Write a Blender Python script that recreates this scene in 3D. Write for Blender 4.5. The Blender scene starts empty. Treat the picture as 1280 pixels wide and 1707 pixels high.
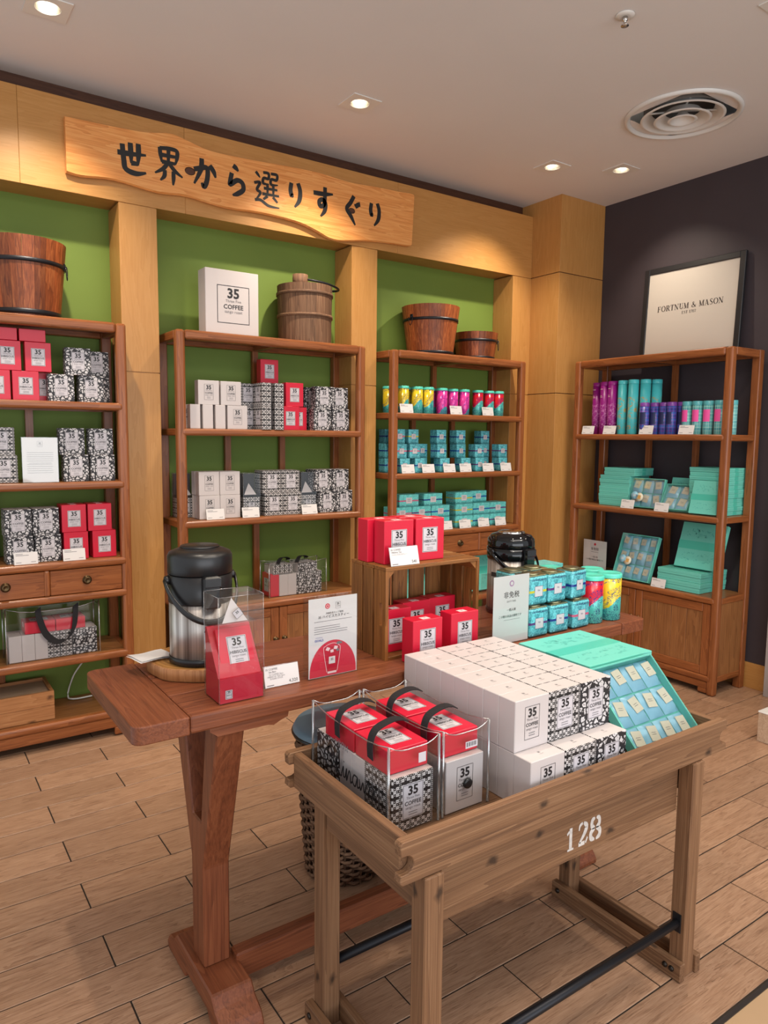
import bpy, bmesh, math, random
from mathutils import Vector, Matrix
random.seed(7)
PI = math.pi
S = bpy.context.scene
COL = S.collection
# ---------------------------------------------------------------- camera
RX, RZ, RY = math.radians(84.027), math.radians(-34.546), math.radians(0.586)
cam_d = bpy.data.cameras.new('camera')
cam = bpy.data.objects.new('camera', cam_d)
COL.objects.link(cam)
cam.matrix_world = Matrix.Translation((0, 0, 1.4848)) @ Matrix.Rotation(RZ, 4, 'Z') @ Matrix.Rotation(RX, 4, 'X') @ Matrix.Rotation(RY, 4, 'Z')
cam_d.sensor_fit = 'VERTICAL'
cam_d.sensor_height = 36.0
cam_d.lens = 1196.53 / 1707 * 36.0
cam_d.clip_start = 0.05
S.camera = cam
# ---------------------------------------------------------------- world (soft even light, assumed from an open mall in front of the shop)
w = bpy.data.worlds.new('world'); S.world = w
w.use_nodes = True
w.node_tree.nodes['Background'].inputs[0].default_value = (0.90, 0.95, 1.0, 1)
w.node_tree.nodes['Background'].inputs[1].default_value = 0.80
# ---------------------------------------------------------------- large unseen area lights: fill added behind the camera and overhead
def area(name, loc, target, sx, sy, power, color):
    l = bpy.data.lights.new(name, 'AREA'); l.shape = 'RECTANGLE'; l.size = sx; l.size_y = sy
    l.energy = power; l.color = color
    o = bpy.data.objects.new(name, l); COL.objects.link(o); o.location = loc
    o.rotation_euler = (Vector(target) - Vector(loc)).to_track_quat('-Z', 'Y').to_euler()
    return o
area('added_front_fill', (0.8, -3.0, 1.15), (1.6, 3.0, 1.95), 5.0, 2.1, 84, (0.90, 0.94, 1.0))  # unseen cool fill added behind the camera, tilted up to brighten the ceiling
area('added_overhead_fill', (1.7, 0.2, 3.06), (1.75, 0.5, 0.0), 2.4, 1.0, 34, (1.0, 0.94, 0.87))  # unseen fill light added overhead to lift the general brightness
WARM = (1.0, 0.87, 0.70)
# ---------------------------------------------------------------- exposure
S.view_settings.view_transform = 'Standard'
S.view_settings.look = 'None'
S.view_settings.exposure = 0.26
S.view_settings.gamma = 1.0
S.view_settings.use_curve_mapping = False
try:
    S.cycles.max_bounces = 10; S.cycles.transparent_max_bounces = 24
    S.cycles.use_denoising = True
    S.cycles.sample_clamp_indirect = 6.0
    S.cycles.caustics_reflective = False; S.cycles.caustics_refractive = False
except Exception:
    pass

# ================================================================ materials
def srgb(r, g, b):
    f = lambda c: (c / 255 / 12.92) if c / 255 <= 0.04045 else ((c / 255 + 0.055) / 1.055) ** 2.4
    return (f(r), f(g), f(b), 1)
class NT:
    def __init__(self, name):
        self.m = bpy.data.materials.new(name); self.m.use_nodes = True
        self.t = self.m.node_tree; self.b = self.t.nodes['Principled BSDF']
        self._oc = None
    def n(self, kind, **kw):
        x = self.t.nodes.new(kind)
        for k, v in kw.items(): setattr(x, k, v)
        return x
    def link(self, a, b): self.t.links.new(a, b)
    def put(self, sock, v):
        if hasattr(v, 'links') or hasattr(v, 'is_linked'): self.link(v, sock)
        else: sock.default_value = v
    def oc(self, kind='Object'):
        if self._oc is None: self._oc = self.n('ShaderNodeTexCoord')
        return self._oc.outputs[kind]
    def xyz(self, v=None):
        s = self.n('ShaderNodeSeparateXYZ'); self.link(v or self.oc(), s.inputs[0]); return s.outputs
    def comb(self, x, y, z):
        c = self.n('ShaderNodeCombineXYZ')
        for i, v in enumerate((x, y, z)): self.put(c.inputs[i], v)
        return c.outputs[0]
    def math(self, op, a, b=0.0, c=0.0):
        x = self.n('ShaderNodeMath', operation=op)
        self.put(x.inputs[0], a); self.put(x.inputs[1], b); self.put(x.inputs[2], c)
        return x.outputs[0]
    def mapv(self, v, scale=(1, 1, 1), loc=(0, 0, 0), rot=(0, 0, 0)):
        x = self.n('ShaderNodeMapping'); self.link(v, x.inputs[0])
        x.inputs['Scale'].default_value = scale; x.inputs['Location'].default_value = loc; x.inputs['Rotation'].default_value = rot
        return x.outputs[0]
    def noise(self, v, scale=5, detail=4, rough=0.55, dist=0.0, out=0):
        x = self.n('ShaderNodeTexNoise'); self.link(v, x.inputs['Vector'])
        x.inputs['Scale'].default_value = scale; x.inputs['Detail'].default_value = detail
        x.inputs['Roughness'].default_value = rough; x.inputs['Distortion'].default_value = dist
        return x.outputs[out]
    def voro(self, v, scale=5, feature='F1', out=0, rnd=1.0):
        x = self.n('ShaderNodeTexVoronoi', feature=feature); self.link(v, x.inputs['Vector'])
        x.inputs['Scale'].default_value = scale; x.inputs['Randomness'].default_value = rnd
        return x.outputs[out]
    def ramp(self, fac, stops, interp='LINEAR'):
        x = self.n('ShaderNodeValToRGB'); self.put(x.inputs[0], fac)
        r = x.color_ramp; r.interpolation = interp
        while len(r.elements) < len(stops): r.elements.new(0.5)
        for e, (p, c) in zip(r.elements, stops): e.position = p; e.color = c if len(c) == 4 else (*c, 1)
        return x.outputs[0]
    def mix(self, fac, a, b, blend='MIX'):
        x = self.n('ShaderNodeMix', data_type='RGBA', blend_type=blend)
        self.put(x.inputs[0], fac); self.put(x.inputs[6], a); self.put(x.inputs[7], b)
        return x.outputs[2]
    def col(self, c): self.put(self.b.inputs['Base Color'], c); return self
    def set(self, rough=0.5, metal=0.0, spec=0.5):
        self.b.inputs['Roughness'].default_value = rough; self.b.inputs['Metallic'].default_value = metal
        self.b.inputs['Specular IOR Level'].default_value = spec; return self
    def bump(self, h, strength=0.2, dist=0.002):
        x = self.n('ShaderNodeBump'); self.put(x.inputs['Height'], h)
        x.inputs['Strength'].default_value = strength; x.inputs['Distance'].default_value = dist
        self.link(x.outputs[0], self.b.inputs['Normal']); return self
    def rnd(self):
        return self.n('ShaderNodeObjectInfo').outputs['Random']
def plain(name, c, rough=0.5, metal=0.0, spec=0.5):
    return NT(name).col(c).set(rough, metal, spec).m
def wood(name, dark, mid, light, axis='X', rough=0.42, fine=60.0, vary=0.25, knots=False, bump=0.15, offset=True, spec=0.4, ring=0.22, along=1.1):
    """wood grain stretched along one local axis"""
    t = NT(name)
    st = {'X': (along, 12, 12), 'Y': (12, along, 12), 'Z': (12, 12, along)}[axis]
    v = t.oc()
    if offset:
        r = t.rnd()
        a = t.n('ShaderNodeVectorMath', operation='ADD'); t.link(v, a.inputs[0])
        t.link(t.comb(t.math('MULTIPLY', r, 7.0), t.math('MULTIPLY', r, 3.3), t.math('MULTIPLY', r, 5.1)), a.inputs[1]); v = a.outputs[0]
    big = t.noise(t.mapv(v, st), 1.6, 3, 0.5, 0.9)
    rings = t.math('FRACT', t.math('MULTIPLY', big, 5.5))
    st2 = tuple(s * (0.9 if s < 2 else 3.2) for s in st)
    fin = t.noise(t.mapv(v, st2), fine / 12, 5, 0.65)
    k = t.math('ADD', t.math('MULTIPLY', rings, ring), t.math('MULTIPLY', fin, 1.04 - ring))
    c = t.ramp(k, [(0.18, dark), (0.52, mid), (0.88, light)])
    if vary:
        r = t.rnd()
        h = t.n('ShaderNodeHueSaturation'); t.link(c, h.inputs['Color'])
        t.link(t.math('ADD', 1.0 - vary / 2, t.math('MULTIPLY', r, vary)), h.inputs['Value']); c = h.outputs[0]
    if knots:
        wv = t.n('ShaderNodeVectorMath', operation='ADD'); t.link(v, wv.inputs[0])
        ws = t.n('ShaderNodeVectorMath', operation='SCALE'); t.link(t.noise(v, 30, 2, 0.5, 0, 1), ws.inputs[0]); ws.inputs['Scale'].default_value = 0.02; t.link(ws.outputs[0], wv.inputs[1])
        q = t.xyz(wv.outputs[0]); ia = 'XYZ'.index(axis); o1, o2 = [k_ for k_ in range(3) if k_ != ia]
        mv = t.comb(t.math('MULTIPLY', q[ia], 6.5), t.math('MULTIPLY', t.math('ADD', q[o1], q[o2]), 11.0), 0.0)
        vn = t.n('ShaderNodeTexVoronoi', voronoi_dimensions='2D'); t.link(mv, vn.inputs['Vector']); vn.inputs['Scale'].default_value = 1.0
        d, cc = vn.outputs[0], vn.outputs[1]
        pick = t.math('GREATER_THAN', t.xyz(cc)[0], 0.45)
        kn = t.math('MULTIPLY', pick, t.ramp(d, [(0.04, (1, 1, 1, 1)), (0.14, (0, 0, 0, 1))]))
        c = t.mix(t.math('MULTIPLY', kn, 0.85), c, tuple(x * 0.35 for x in dark[:3]) + (1,))
    t.col(c).set(rough, 0, spec)
    if bump: t.bump(k, bump, 0.002)
    return t.m
MATS = {}
def wood3(key, *a, **k):
    for ax in 'XYZ': MATS[key + ax] = wood(key + ax, *a, axis=ax, **k)
wood3('shelf', srgb(96, 50, 26), srgb(142, 82, 44), srgb(166, 104, 62), rough=0.30, vary=0.12)
wood3('board', srgb(100, 60, 34), srgb(144, 94, 54), srgb(170, 118, 74), rough=0.4, vary=0.12)
wood3('tabl', srgb(78, 38, 22), srgb(124, 68, 42), srgb(150, 90, 58), rough=0.42, vary=0.14, bump=0.35)
wood3('cartw', srgb(76, 50, 34), srgb(124, 88, 60), srgb(158, 122, 90), rough=0.62, vary=0.22, knots=True, bump=0.6, ring=0.2, along=0.45, fine=80)
wood3('crate', srgb(80, 46, 20), srgb(132, 84, 40), srgb(162, 112, 60), rough=0.5, vary=0.4, bump=0.3)
wood3('maple', srgb(172, 120, 62), srgb(186, 134, 74), srgb(196, 146, 88), rough=0.38, vary=0.06, bump=0.03, fine=90)
wood3('stave', srgb(70, 32, 16), srgb(140, 72, 36), srgb(190, 116, 66), rough=0.45, vary=0.85, bump=0.3)
wood3('old', srgb(64, 46, 34), srgb(112, 80, 58), srgb(150, 116, 88), rough=0.75, vary=0.4, bump=0.7)
wood3('pine', srgb(140, 86, 48), srgb(174, 118, 72), srgb(194, 142, 94), rough=0.45, vary=0.1, knots=True)
wood3('sign', srgb(190, 108, 48), srgb(226, 152, 84), srgb(242, 184, 118), rough=0.32, vary=0.0, offset=False, bump=0.1)
wood3('pale', srgb(160, 132, 108), srgb(190, 162, 136), srgb(206, 182, 158), rough=0.5, vary=0.0)
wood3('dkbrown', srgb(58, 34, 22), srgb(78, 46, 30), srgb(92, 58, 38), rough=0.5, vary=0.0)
def slab_mat():
    t = NT('slab_top'); x, y, z = t.xyz()
    r = t.math('SQRT', t.math('ADD', t.math('MULTIPLY', x, x), t.math('MULTIPLY', y, y)))
    rr = t.math('ADD', r, t.math('MULTIPLY', t.noise(t.oc(), 14, 3), 0.02))
    k = t.math('FRACT', t.math('MULTIPLY', rr, 70.0))
    t.col(t.ramp(k, [(0, srgb(150, 100, 48)), (0.6, srgb(190, 138, 76)), (1, srgb(160, 108, 54))])).set(0.5); return t.m
MATS['slab'] = slab_mat()
def floor_mat():
    t = NT('floor_tile'); v = t.oc(); r = t.rnd()
    a = t.n('ShaderNodeVectorMath', operation='ADD'); t.link(v, a.inputs[0])
    t.link(t.comb(t.math('MULTIPLY', r, 17.0), t.math('MULTIPLY', r, 9.0), 0.0), a.inputs[1]); v = a.outputs[0]
    big = t.noise(t.mapv(v, (1.3, 11, 1)), 1.5, 4, 0.55, 1.2)
    rings = t.math('FRACT', t.math('MULTIPLY', big, 6.0))
    fin = t.noise(t.mapv(v, (3, 60, 1)), 4.5, 5, 0.7)
    k = t.math('ADD', t.math('MULTIPLY', rings, 0.16), t.math('MULTIPLY', fin, 0.88))
    c = t.ramp(k, [(0.25, srgb(100, 70, 52)), (0.48, srgb(162, 125, 98)), (0.74, srgb(186, 150, 122))])
    h = t.n('ShaderNodeHueSaturation'); t.link(c, h.inputs['Color'])
    t.link(t.math('ADD', 0.89, t.math('MULTIPLY', r, 0.2)), h.inputs['Value'])
    t.col(h.outputs[0]).set(0.34, 0, 0.45).bump(k, 0.15, 0.001); return t.m
MATS['tile'] = floor_mat()
def noisy(name, c, amt=0.06, scale=6, rough=0.6, bump=0.0, spec=0.3):
    t = NT(name); n = t.noise(t.oc(), scale, 4)
    d = tuple(x * (1 - amt) for x in c[:3]) + (1,); l = tuple(min(1, x * (1 + amt)) for x in c[:3]) + (1,)
    t.col(t.ramp(n, [(0.3, d), (0.7, l)])).set(rough, 0, spec)
    if bump: t.bump(t.noise(t.oc(), 160, 2), bump, 0.001)
    return t.m
MATS.update(
    ceil=noisy('ceiling_paint', srgb(226, 222, 220), 0.015, 2, 0.85, 0.05),
    green=noisy('green_paint', srgb(110, 132, 56), 0.04, 3, 0.6, 0.05),
    dark=noisy('dark_paint', srgb(66, 58, 62), 0.05, 4, 0.5, 0.04),
    grout=noisy('grout', srgb(58, 50, 44), 0.1, 40, 0.9),
    beige=noisy('corridor_floor', srgb(176, 146, 114), 0.04, 5, 0.3),
    grey=noisy('grey_laminate', srgb(160, 150, 146), 0.03, 5, 0.45),
    marble=noisy('white_stone', srgb(226, 222, 216), 0.04, 9, 0.3),
    white=plain('white_card', srgb(202, 193, 191), 0.45),
    paper=plain('white_paper', srgb(218, 213, 211), 0.6),
    black=plain('black_ink', srgb(28, 26, 28), 0.5),
    grey_ink=plain('grey_ink', srgb(118, 114, 116), 0.6),
    red=plain('red_card', srgb(206, 24, 54), 0.36),
    redtop=plain('red_card_dark', srgb(186, 20, 48), 0.4),
    redink=plain('red_print', srgb(206, 36, 62), 0.45),
    blueink=plain('blue_print', srgb(90, 100, 170), 0.6),
    webbing=noisy('black_webbing', srgb(34, 32, 34), 0.25, 300, 0.75, 0.4),
    blackpl=plain('black_plastic', srgb(26, 25, 26), 0.34),
    blackgl=plain('black_gloss', srgb(14, 14, 16), 0.06),
    iron=plain('black_iron', srgb(40, 40, 44), 0.42, 0.6),
    steelc=plain('chrome', srgb(200, 196, 192), 0.12, 1.0),
    bolt=plain('dark_bolt', srgb(60, 54, 50), 0.4, 0.9),
    brass=plain('dark_brass', srgb(92, 74, 50), 0.35, 0.9),
    goldcap=plain('tin_gold', srgb(150, 150, 120), 0.28, 0.85),
    plate=plain('white_metal', srgb(226, 222, 216), 0.4),
    canin=plain('lamp_reflector', srgb(190, 182, 170), 0.25, 0.8),
    diff=plain('diffuser_white', srgb(222, 220, 216), 0.45),
    ductdark=plain('duct_dark', srgb(120, 112, 104), 0.7),
    framebl=plain('black_frame', srgb(30, 30, 33), 0.4),
    mat_cream=plain('poster_paper', srgb(190, 181, 170), 0.6),
    ink_brown=plain('poster_ink', srgb(46, 36, 34), 0.6),
    stencil=noisy('stencil_white', srgb(206, 200, 194), 0.16, 60, 0.8),
    brush=plain('brush_ink', srgb(18, 17, 18), 0.55),
    turq=plain('turquoise_card', srgb(110, 204, 188), 0.5),
    turqband=plain('turquoise_band', srgb(76, 190, 170), 0.4),
    turqdk=plain('turquoise_emboss', srgb(92, 188, 174), 0.5),
    turqlid=plain('turquoise_lid', srgb(88, 204, 182), 0.28),
    tagcream=plain('tag_cream', srgb(226, 220, 196), 0.6),
    sachet=NT('sachet_foil').col(srgb(150, 206, 228)).set(0.3, 0.05).m,
    labelgrey=plain('tin_label', srgb(206, 200, 204), 0.5),
    navyink=plain('navy_print', srgb(52, 44, 104), 0.5),
    napkin=plain('white_cloth', srgb(232, 228, 226), 0.9),
    bluelid=plain('blue_grey_plastic', srgb(112, 142, 162), 0.4),
    cord=plain('white_cable', srgb(220, 220, 214), 0.5),
    metalstrip=plain('steel_strip', srgb(96, 92, 92), 0.3, 0.9),
    seal=plain('seal_pink', srgb(236, 206, 206), 0.5),
)
def steel():
    t = NT('brushed_steel'); x, y, z = t.xyz()
    n = t.noise(t.mapv(t.oc(), (30, 30, 0.4)), 2.0, 4, 0.6)  # vertical streaks put the steel's bright and dark reflections into its colour
    t.col(t.ramp(n, [(0.35, srgb(128, 118, 112)), (0.65, srgb(222, 216, 210))])).set(0.42, 0.72); return t.m
MATS['steel'] = steel()
def clear(name, tint=(0.97, 0.98, 0.98), gloss=0.05, base=0.06, edge=0.5):
    t = NT(name); t.t.nodes.remove(t.b)
    tr = t.n('ShaderNodeBsdfTransparent'); tr.inputs[0].default_value = (*tint, 1)
    gl = t.n('ShaderNodeBsdfGlossy'); gl.inputs['Roughness'].default_value = gloss
    lw = t.n('ShaderNodeLayerWeight'); lw.inputs[0].default_value = 0.35
    f = t.math('ADD', base, t.math('MULTIPLY', t.math('POWER', lw.outputs['Facing'], 3.0), edge))
    mx = t.n('ShaderNodeMixShader'); t.link(f, mx.inputs[0]); t.link(tr.outputs[0], mx.inputs[1]); t.link(gl.outputs[0], mx.inputs[2])
    t.link(mx.outputs[0], t.t.nodes['Material Output'].inputs[0]); return t.m
MATS['clear'] = clear('clear_plastic', (0.95, 0.96, 0.965), 0.05, 0.09, 0.7)
MATS['acryl'] = clear('clear_acrylic', (0.95, 0.97, 0.97), 0.04, 0.09, 0.5)
MATS['vinyl'] = clear('vinyl_edge', (0.86, 0.88, 0.88), 0.25, 0.45, 0.4)
def emit(name, c, s):
    t = NT(name); t.b.inputs['Base Color'].default_value = (1, 1, 1, 1)
    t.b.inputs['Emission Color'].default_value = (*c, 1); t.b.inputs['Emission Strength'].default_value = s; return t.m
MATS['lamp'] = emit('lamp_glow', (1.0, 0.93, 0.80), 9.0)
# ---- printed carton patterns (flat print)
def geo_mat():
    t = NT('woven_print'); x, y, z = t.xyz()
    u = t.math('ADD', t.math('ADD', x, y), 1.0); z = t.math('ADD', z, 1.0)
    c = 0.0071; D = 0.0285
    pu = t.math('FLOORED_MODULO', u, D); pv = t.math('FLOORED_MODULO', z, D)
    iu = t.math('FLOOR', t.math('DIVIDE', pu, c)); iv = t.math('FLOOR', t.math('DIVIDE', pv, c))
    even = t.math('SUBTRACT', 1.0, t.math('FLOORED_MODULO', t.math('ADD', iu, iv), 2.0))
    inx = t.math('MULTIPLY', t.math('LESS_THAN', iu, 2.5), t.math('LESS_THAN', iv, 2.5))
    # every white check carries a small dark square, every dark one a white dot, as in the woven motif
    fu = t.math('ABSOLUTE', t.math('SUBTRACT', t.math('FRACT', t.math('DIVIDE', pu, c)), 0.5)); fv = t.math('ABSOLUTE', t.math('SUBTRACT', t.math('FRACT', t.math('DIVIDE', pv, c)), 0.5))
    dot = t.math('LESS_THAN', t.math('MAXIMUM', fu, fv), 0.14)
    body = t.math('MULTIPLY', inx, t.math('ABSOLUTE', t.math('SUBTRACT', even, dot)))
    line = t.math('MULTIPLY', t.math('GREATER_THAN', iu, 2.5), t.math('LESS_THAN', t.math('ABSOLUTE', t.math('SUBTRACT', fu, 0.26)), 0.10))
    dash = t.math('GREATER_THAN', t.math('FLOORED_MODULO', z, 0.0046), 0.0018)
    k = t.math('MINIMUM', 1.0, t.math('ADD', body, t.math('MULTIPLY', line, dash)))
    t.col(t.mix(k, srgb(26, 24, 26), srgb(214, 208, 206))).set(0.5); return t.m
def floral_mat():
    t = NT('floral_print'); x, y, z = t.xyz(); v = t.comb(t.math('ADD', x, y), 0.0, z)
    w = t.n('ShaderNodeVectorMath', operation='ADD'); t.link(v, w.inputs[0])
    nz = t.noise(v, 70, 2, 0.5, 0, 1)
    sc = t.n('ShaderNodeVectorMath', operation='SCALE'); t.link(nz, sc.inputs[0]); sc.inputs['Scale'].default_value = 0.011
    t.link(sc.outputs[0], w.inputs[1])
    e = t.voro(w.outputs[0], 66, 'DISTANCE_TO_EDGE')
    d = t.voro(w.outputs[0], 66)
    blob = t.math('GREATER_THAN', e, t.math('ADD', -0.03, t.math('MULTIPLY', t.noise(v, 34, 2), 0.34)))
    rings = t.math('LESS_THAN', t.math('FRACT', t.math('MULTIPLY', d, 3.2)), 0.16)
    k = t.math('MULTIPLY', blob, t.math('SUBTRACT', 1.0, t.math('MULTIPLY', rings, 0.6)))
    t.col(t.mix(k, srgb(34, 32, 36), srgb(214, 210, 210))).set(0.5); return t.m
MATS['geo'] = geo_mat(); MATS['floral'] = floral_mat()
def teapack(name, base, dk, band, bz0, bz1):
    """turquoise tea pack print: mottled garden motif, a coloured ribbon"""
    t = NT(name); x, y, z = t.xyz()
    n = t.noise(t.oc(), 55, 4, 0.7, 1.5)
    c = t.ramp(n, [(0.40, dk), (0.5, base), (0.62, tuple(min(1, q * 1.35) for q in base[:3]) + (1,))])
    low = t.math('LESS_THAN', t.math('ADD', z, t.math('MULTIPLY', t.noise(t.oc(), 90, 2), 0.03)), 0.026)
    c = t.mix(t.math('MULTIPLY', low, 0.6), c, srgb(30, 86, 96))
    b = t.math('MULTIPLY', t.math('GREATER_THAN', z, bz0), t.math('LESS_THAN', z, bz1))
    t.col(t.mix(b, c, band)).set(0.28, 0.1); return t.m
BANDS = dict(purple=srgb(96, 52, 120), navy=srgb(34, 58, 140), yellow=srgb(206, 196, 60), pink=srgb(206, 96, 130), blue=srgb(30, 84, 170))
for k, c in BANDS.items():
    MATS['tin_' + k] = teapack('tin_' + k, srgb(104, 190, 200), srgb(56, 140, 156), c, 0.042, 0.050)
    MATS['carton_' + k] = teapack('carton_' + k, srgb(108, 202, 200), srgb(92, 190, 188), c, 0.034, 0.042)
def art_tin(name, base, art, ink, zlo, freq):
    t = NT(name); x, y, z = t.xyz()
    ang = t.math('ARCTAN2', x, t.math('MULTIPLY', y, -1.0))
    v = t.comb(t.math('MULTIPLY', ang, 0.036), 0.0, z)
    wob = t.math('MULTIPLY', t.math('SINE', t.math('ADD', t.math('MULTIPLY', ang, 2.0), 0.6)), 0.022)
    m = t.math('GREATER_THAN', z, t.math('ADD', zlo, t.math('ADD', wob, t.math('MULTIPLY', t.noise(v, 30, 2), 0.03))))
    c = t.mix(m, base, art)
    s = t.math('LESS_THAN', t.math('ABSOLUTE', t.math('SUBTRACT', t.noise(v, freq, 3, 0.6, 2.0), 0.5)), 0.028)
    near = t.math('LESS_THAN', t.noise(v, 18, 1), 0.52)
    t.col(t.mix(t.math('MULTIPLY', s, near), c, ink)).set(0.2, 0.15); return t.m
MATS['art_red'] = art_tin('art_red', srgb(88, 196, 184), srgb(204, 30, 46), srgb(40, 34, 110), 0.06, 60)
MATS['art_yellow'] = art_tin('art_yellow', srgb(80, 188, 180), srgb(232, 200, 44), srgb(30, 70, 110), 0.045, 55)
MATS['art_pink'] = art_tin('art_pink', srgb(70, 170, 180), srgb(226, 66, 156), srgb(70, 40, 140), 0.012, 50)
def tube_mat(name, base, c2, zlo, zhi, scale):
    t = NT(name); x, y, z = t.xyz()
    n = t.noise(t.oc(), scale, 3, 0.6, 2.2)
    m = t.math('GREATER_THAN', n, 0.56)
    zz = t.math('MULTIPLY', t.math('GREATER_THAN', z, zlo), t.math('LESS_THAN', z, zhi))
    t.col(t.mix(t.math('MULTIPLY', t.math('MULTIPLY', m, zz), 0.8), base, c2)).set(0.35); return t.m
MATS['tube_purple'] = tube_mat('tube_purple', srgb(150, 26, 128), srgb(206, 140, 190), 0.04, 0.2, 42)
MATS['tube_turq'] = tube_mat('tube_turq', srgb(76, 192, 198), srgb(196, 150, 50), 0.03, 0.235, 26)
def tartan(name, base, c1, c2):
    t = NT(name); x, y, z = t.xyz()
    ang = t.math('MULTIPLY', t.math('ARCTAN2', x, t.math('MULTIPLY', y, -1.0)), 0.034)
    def st(v, p, w_): return t.math('LESS_THAN', t.math('FLOORED_MODULO', t.math('ADD', v, 3.0), p), w_)
    c = t.mix(t.math('MULTIPLY', st(ang, 0.03, 0.012), 0.5), base, c1)
    c = t.mix(t.math('MULTIPLY', st(z, 0.04, 0.014), 0.5), c, c1)
    c = t.mix(t.math('MULTIPLY', st(ang, 0.015, 0.0022), 0.7), c, c2)
    c = t.mix(t.math('MULTIPLY', st(z, 0.02, 0.0026), 0.7), c, c2)
    t.col(c).set(0.35); return t.m
MATS['tartan_navy'] = tartan('tartan_navy', srgb(40, 52, 130), srgb(40, 110, 190), srgb(150, 80, 170))
MATS['tartan_teal'] = tartan('tartan_teal', srgb(70, 150, 160), srgb(110, 190, 190), srgb(190, 226, 214))
MATS['pinklabel'] = plain('pink_label', srgb(238, 84, 164), 0.45)
MATS['navylabel'] = plain('navy_label', srgb(34, 40, 84), 0.45)

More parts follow.
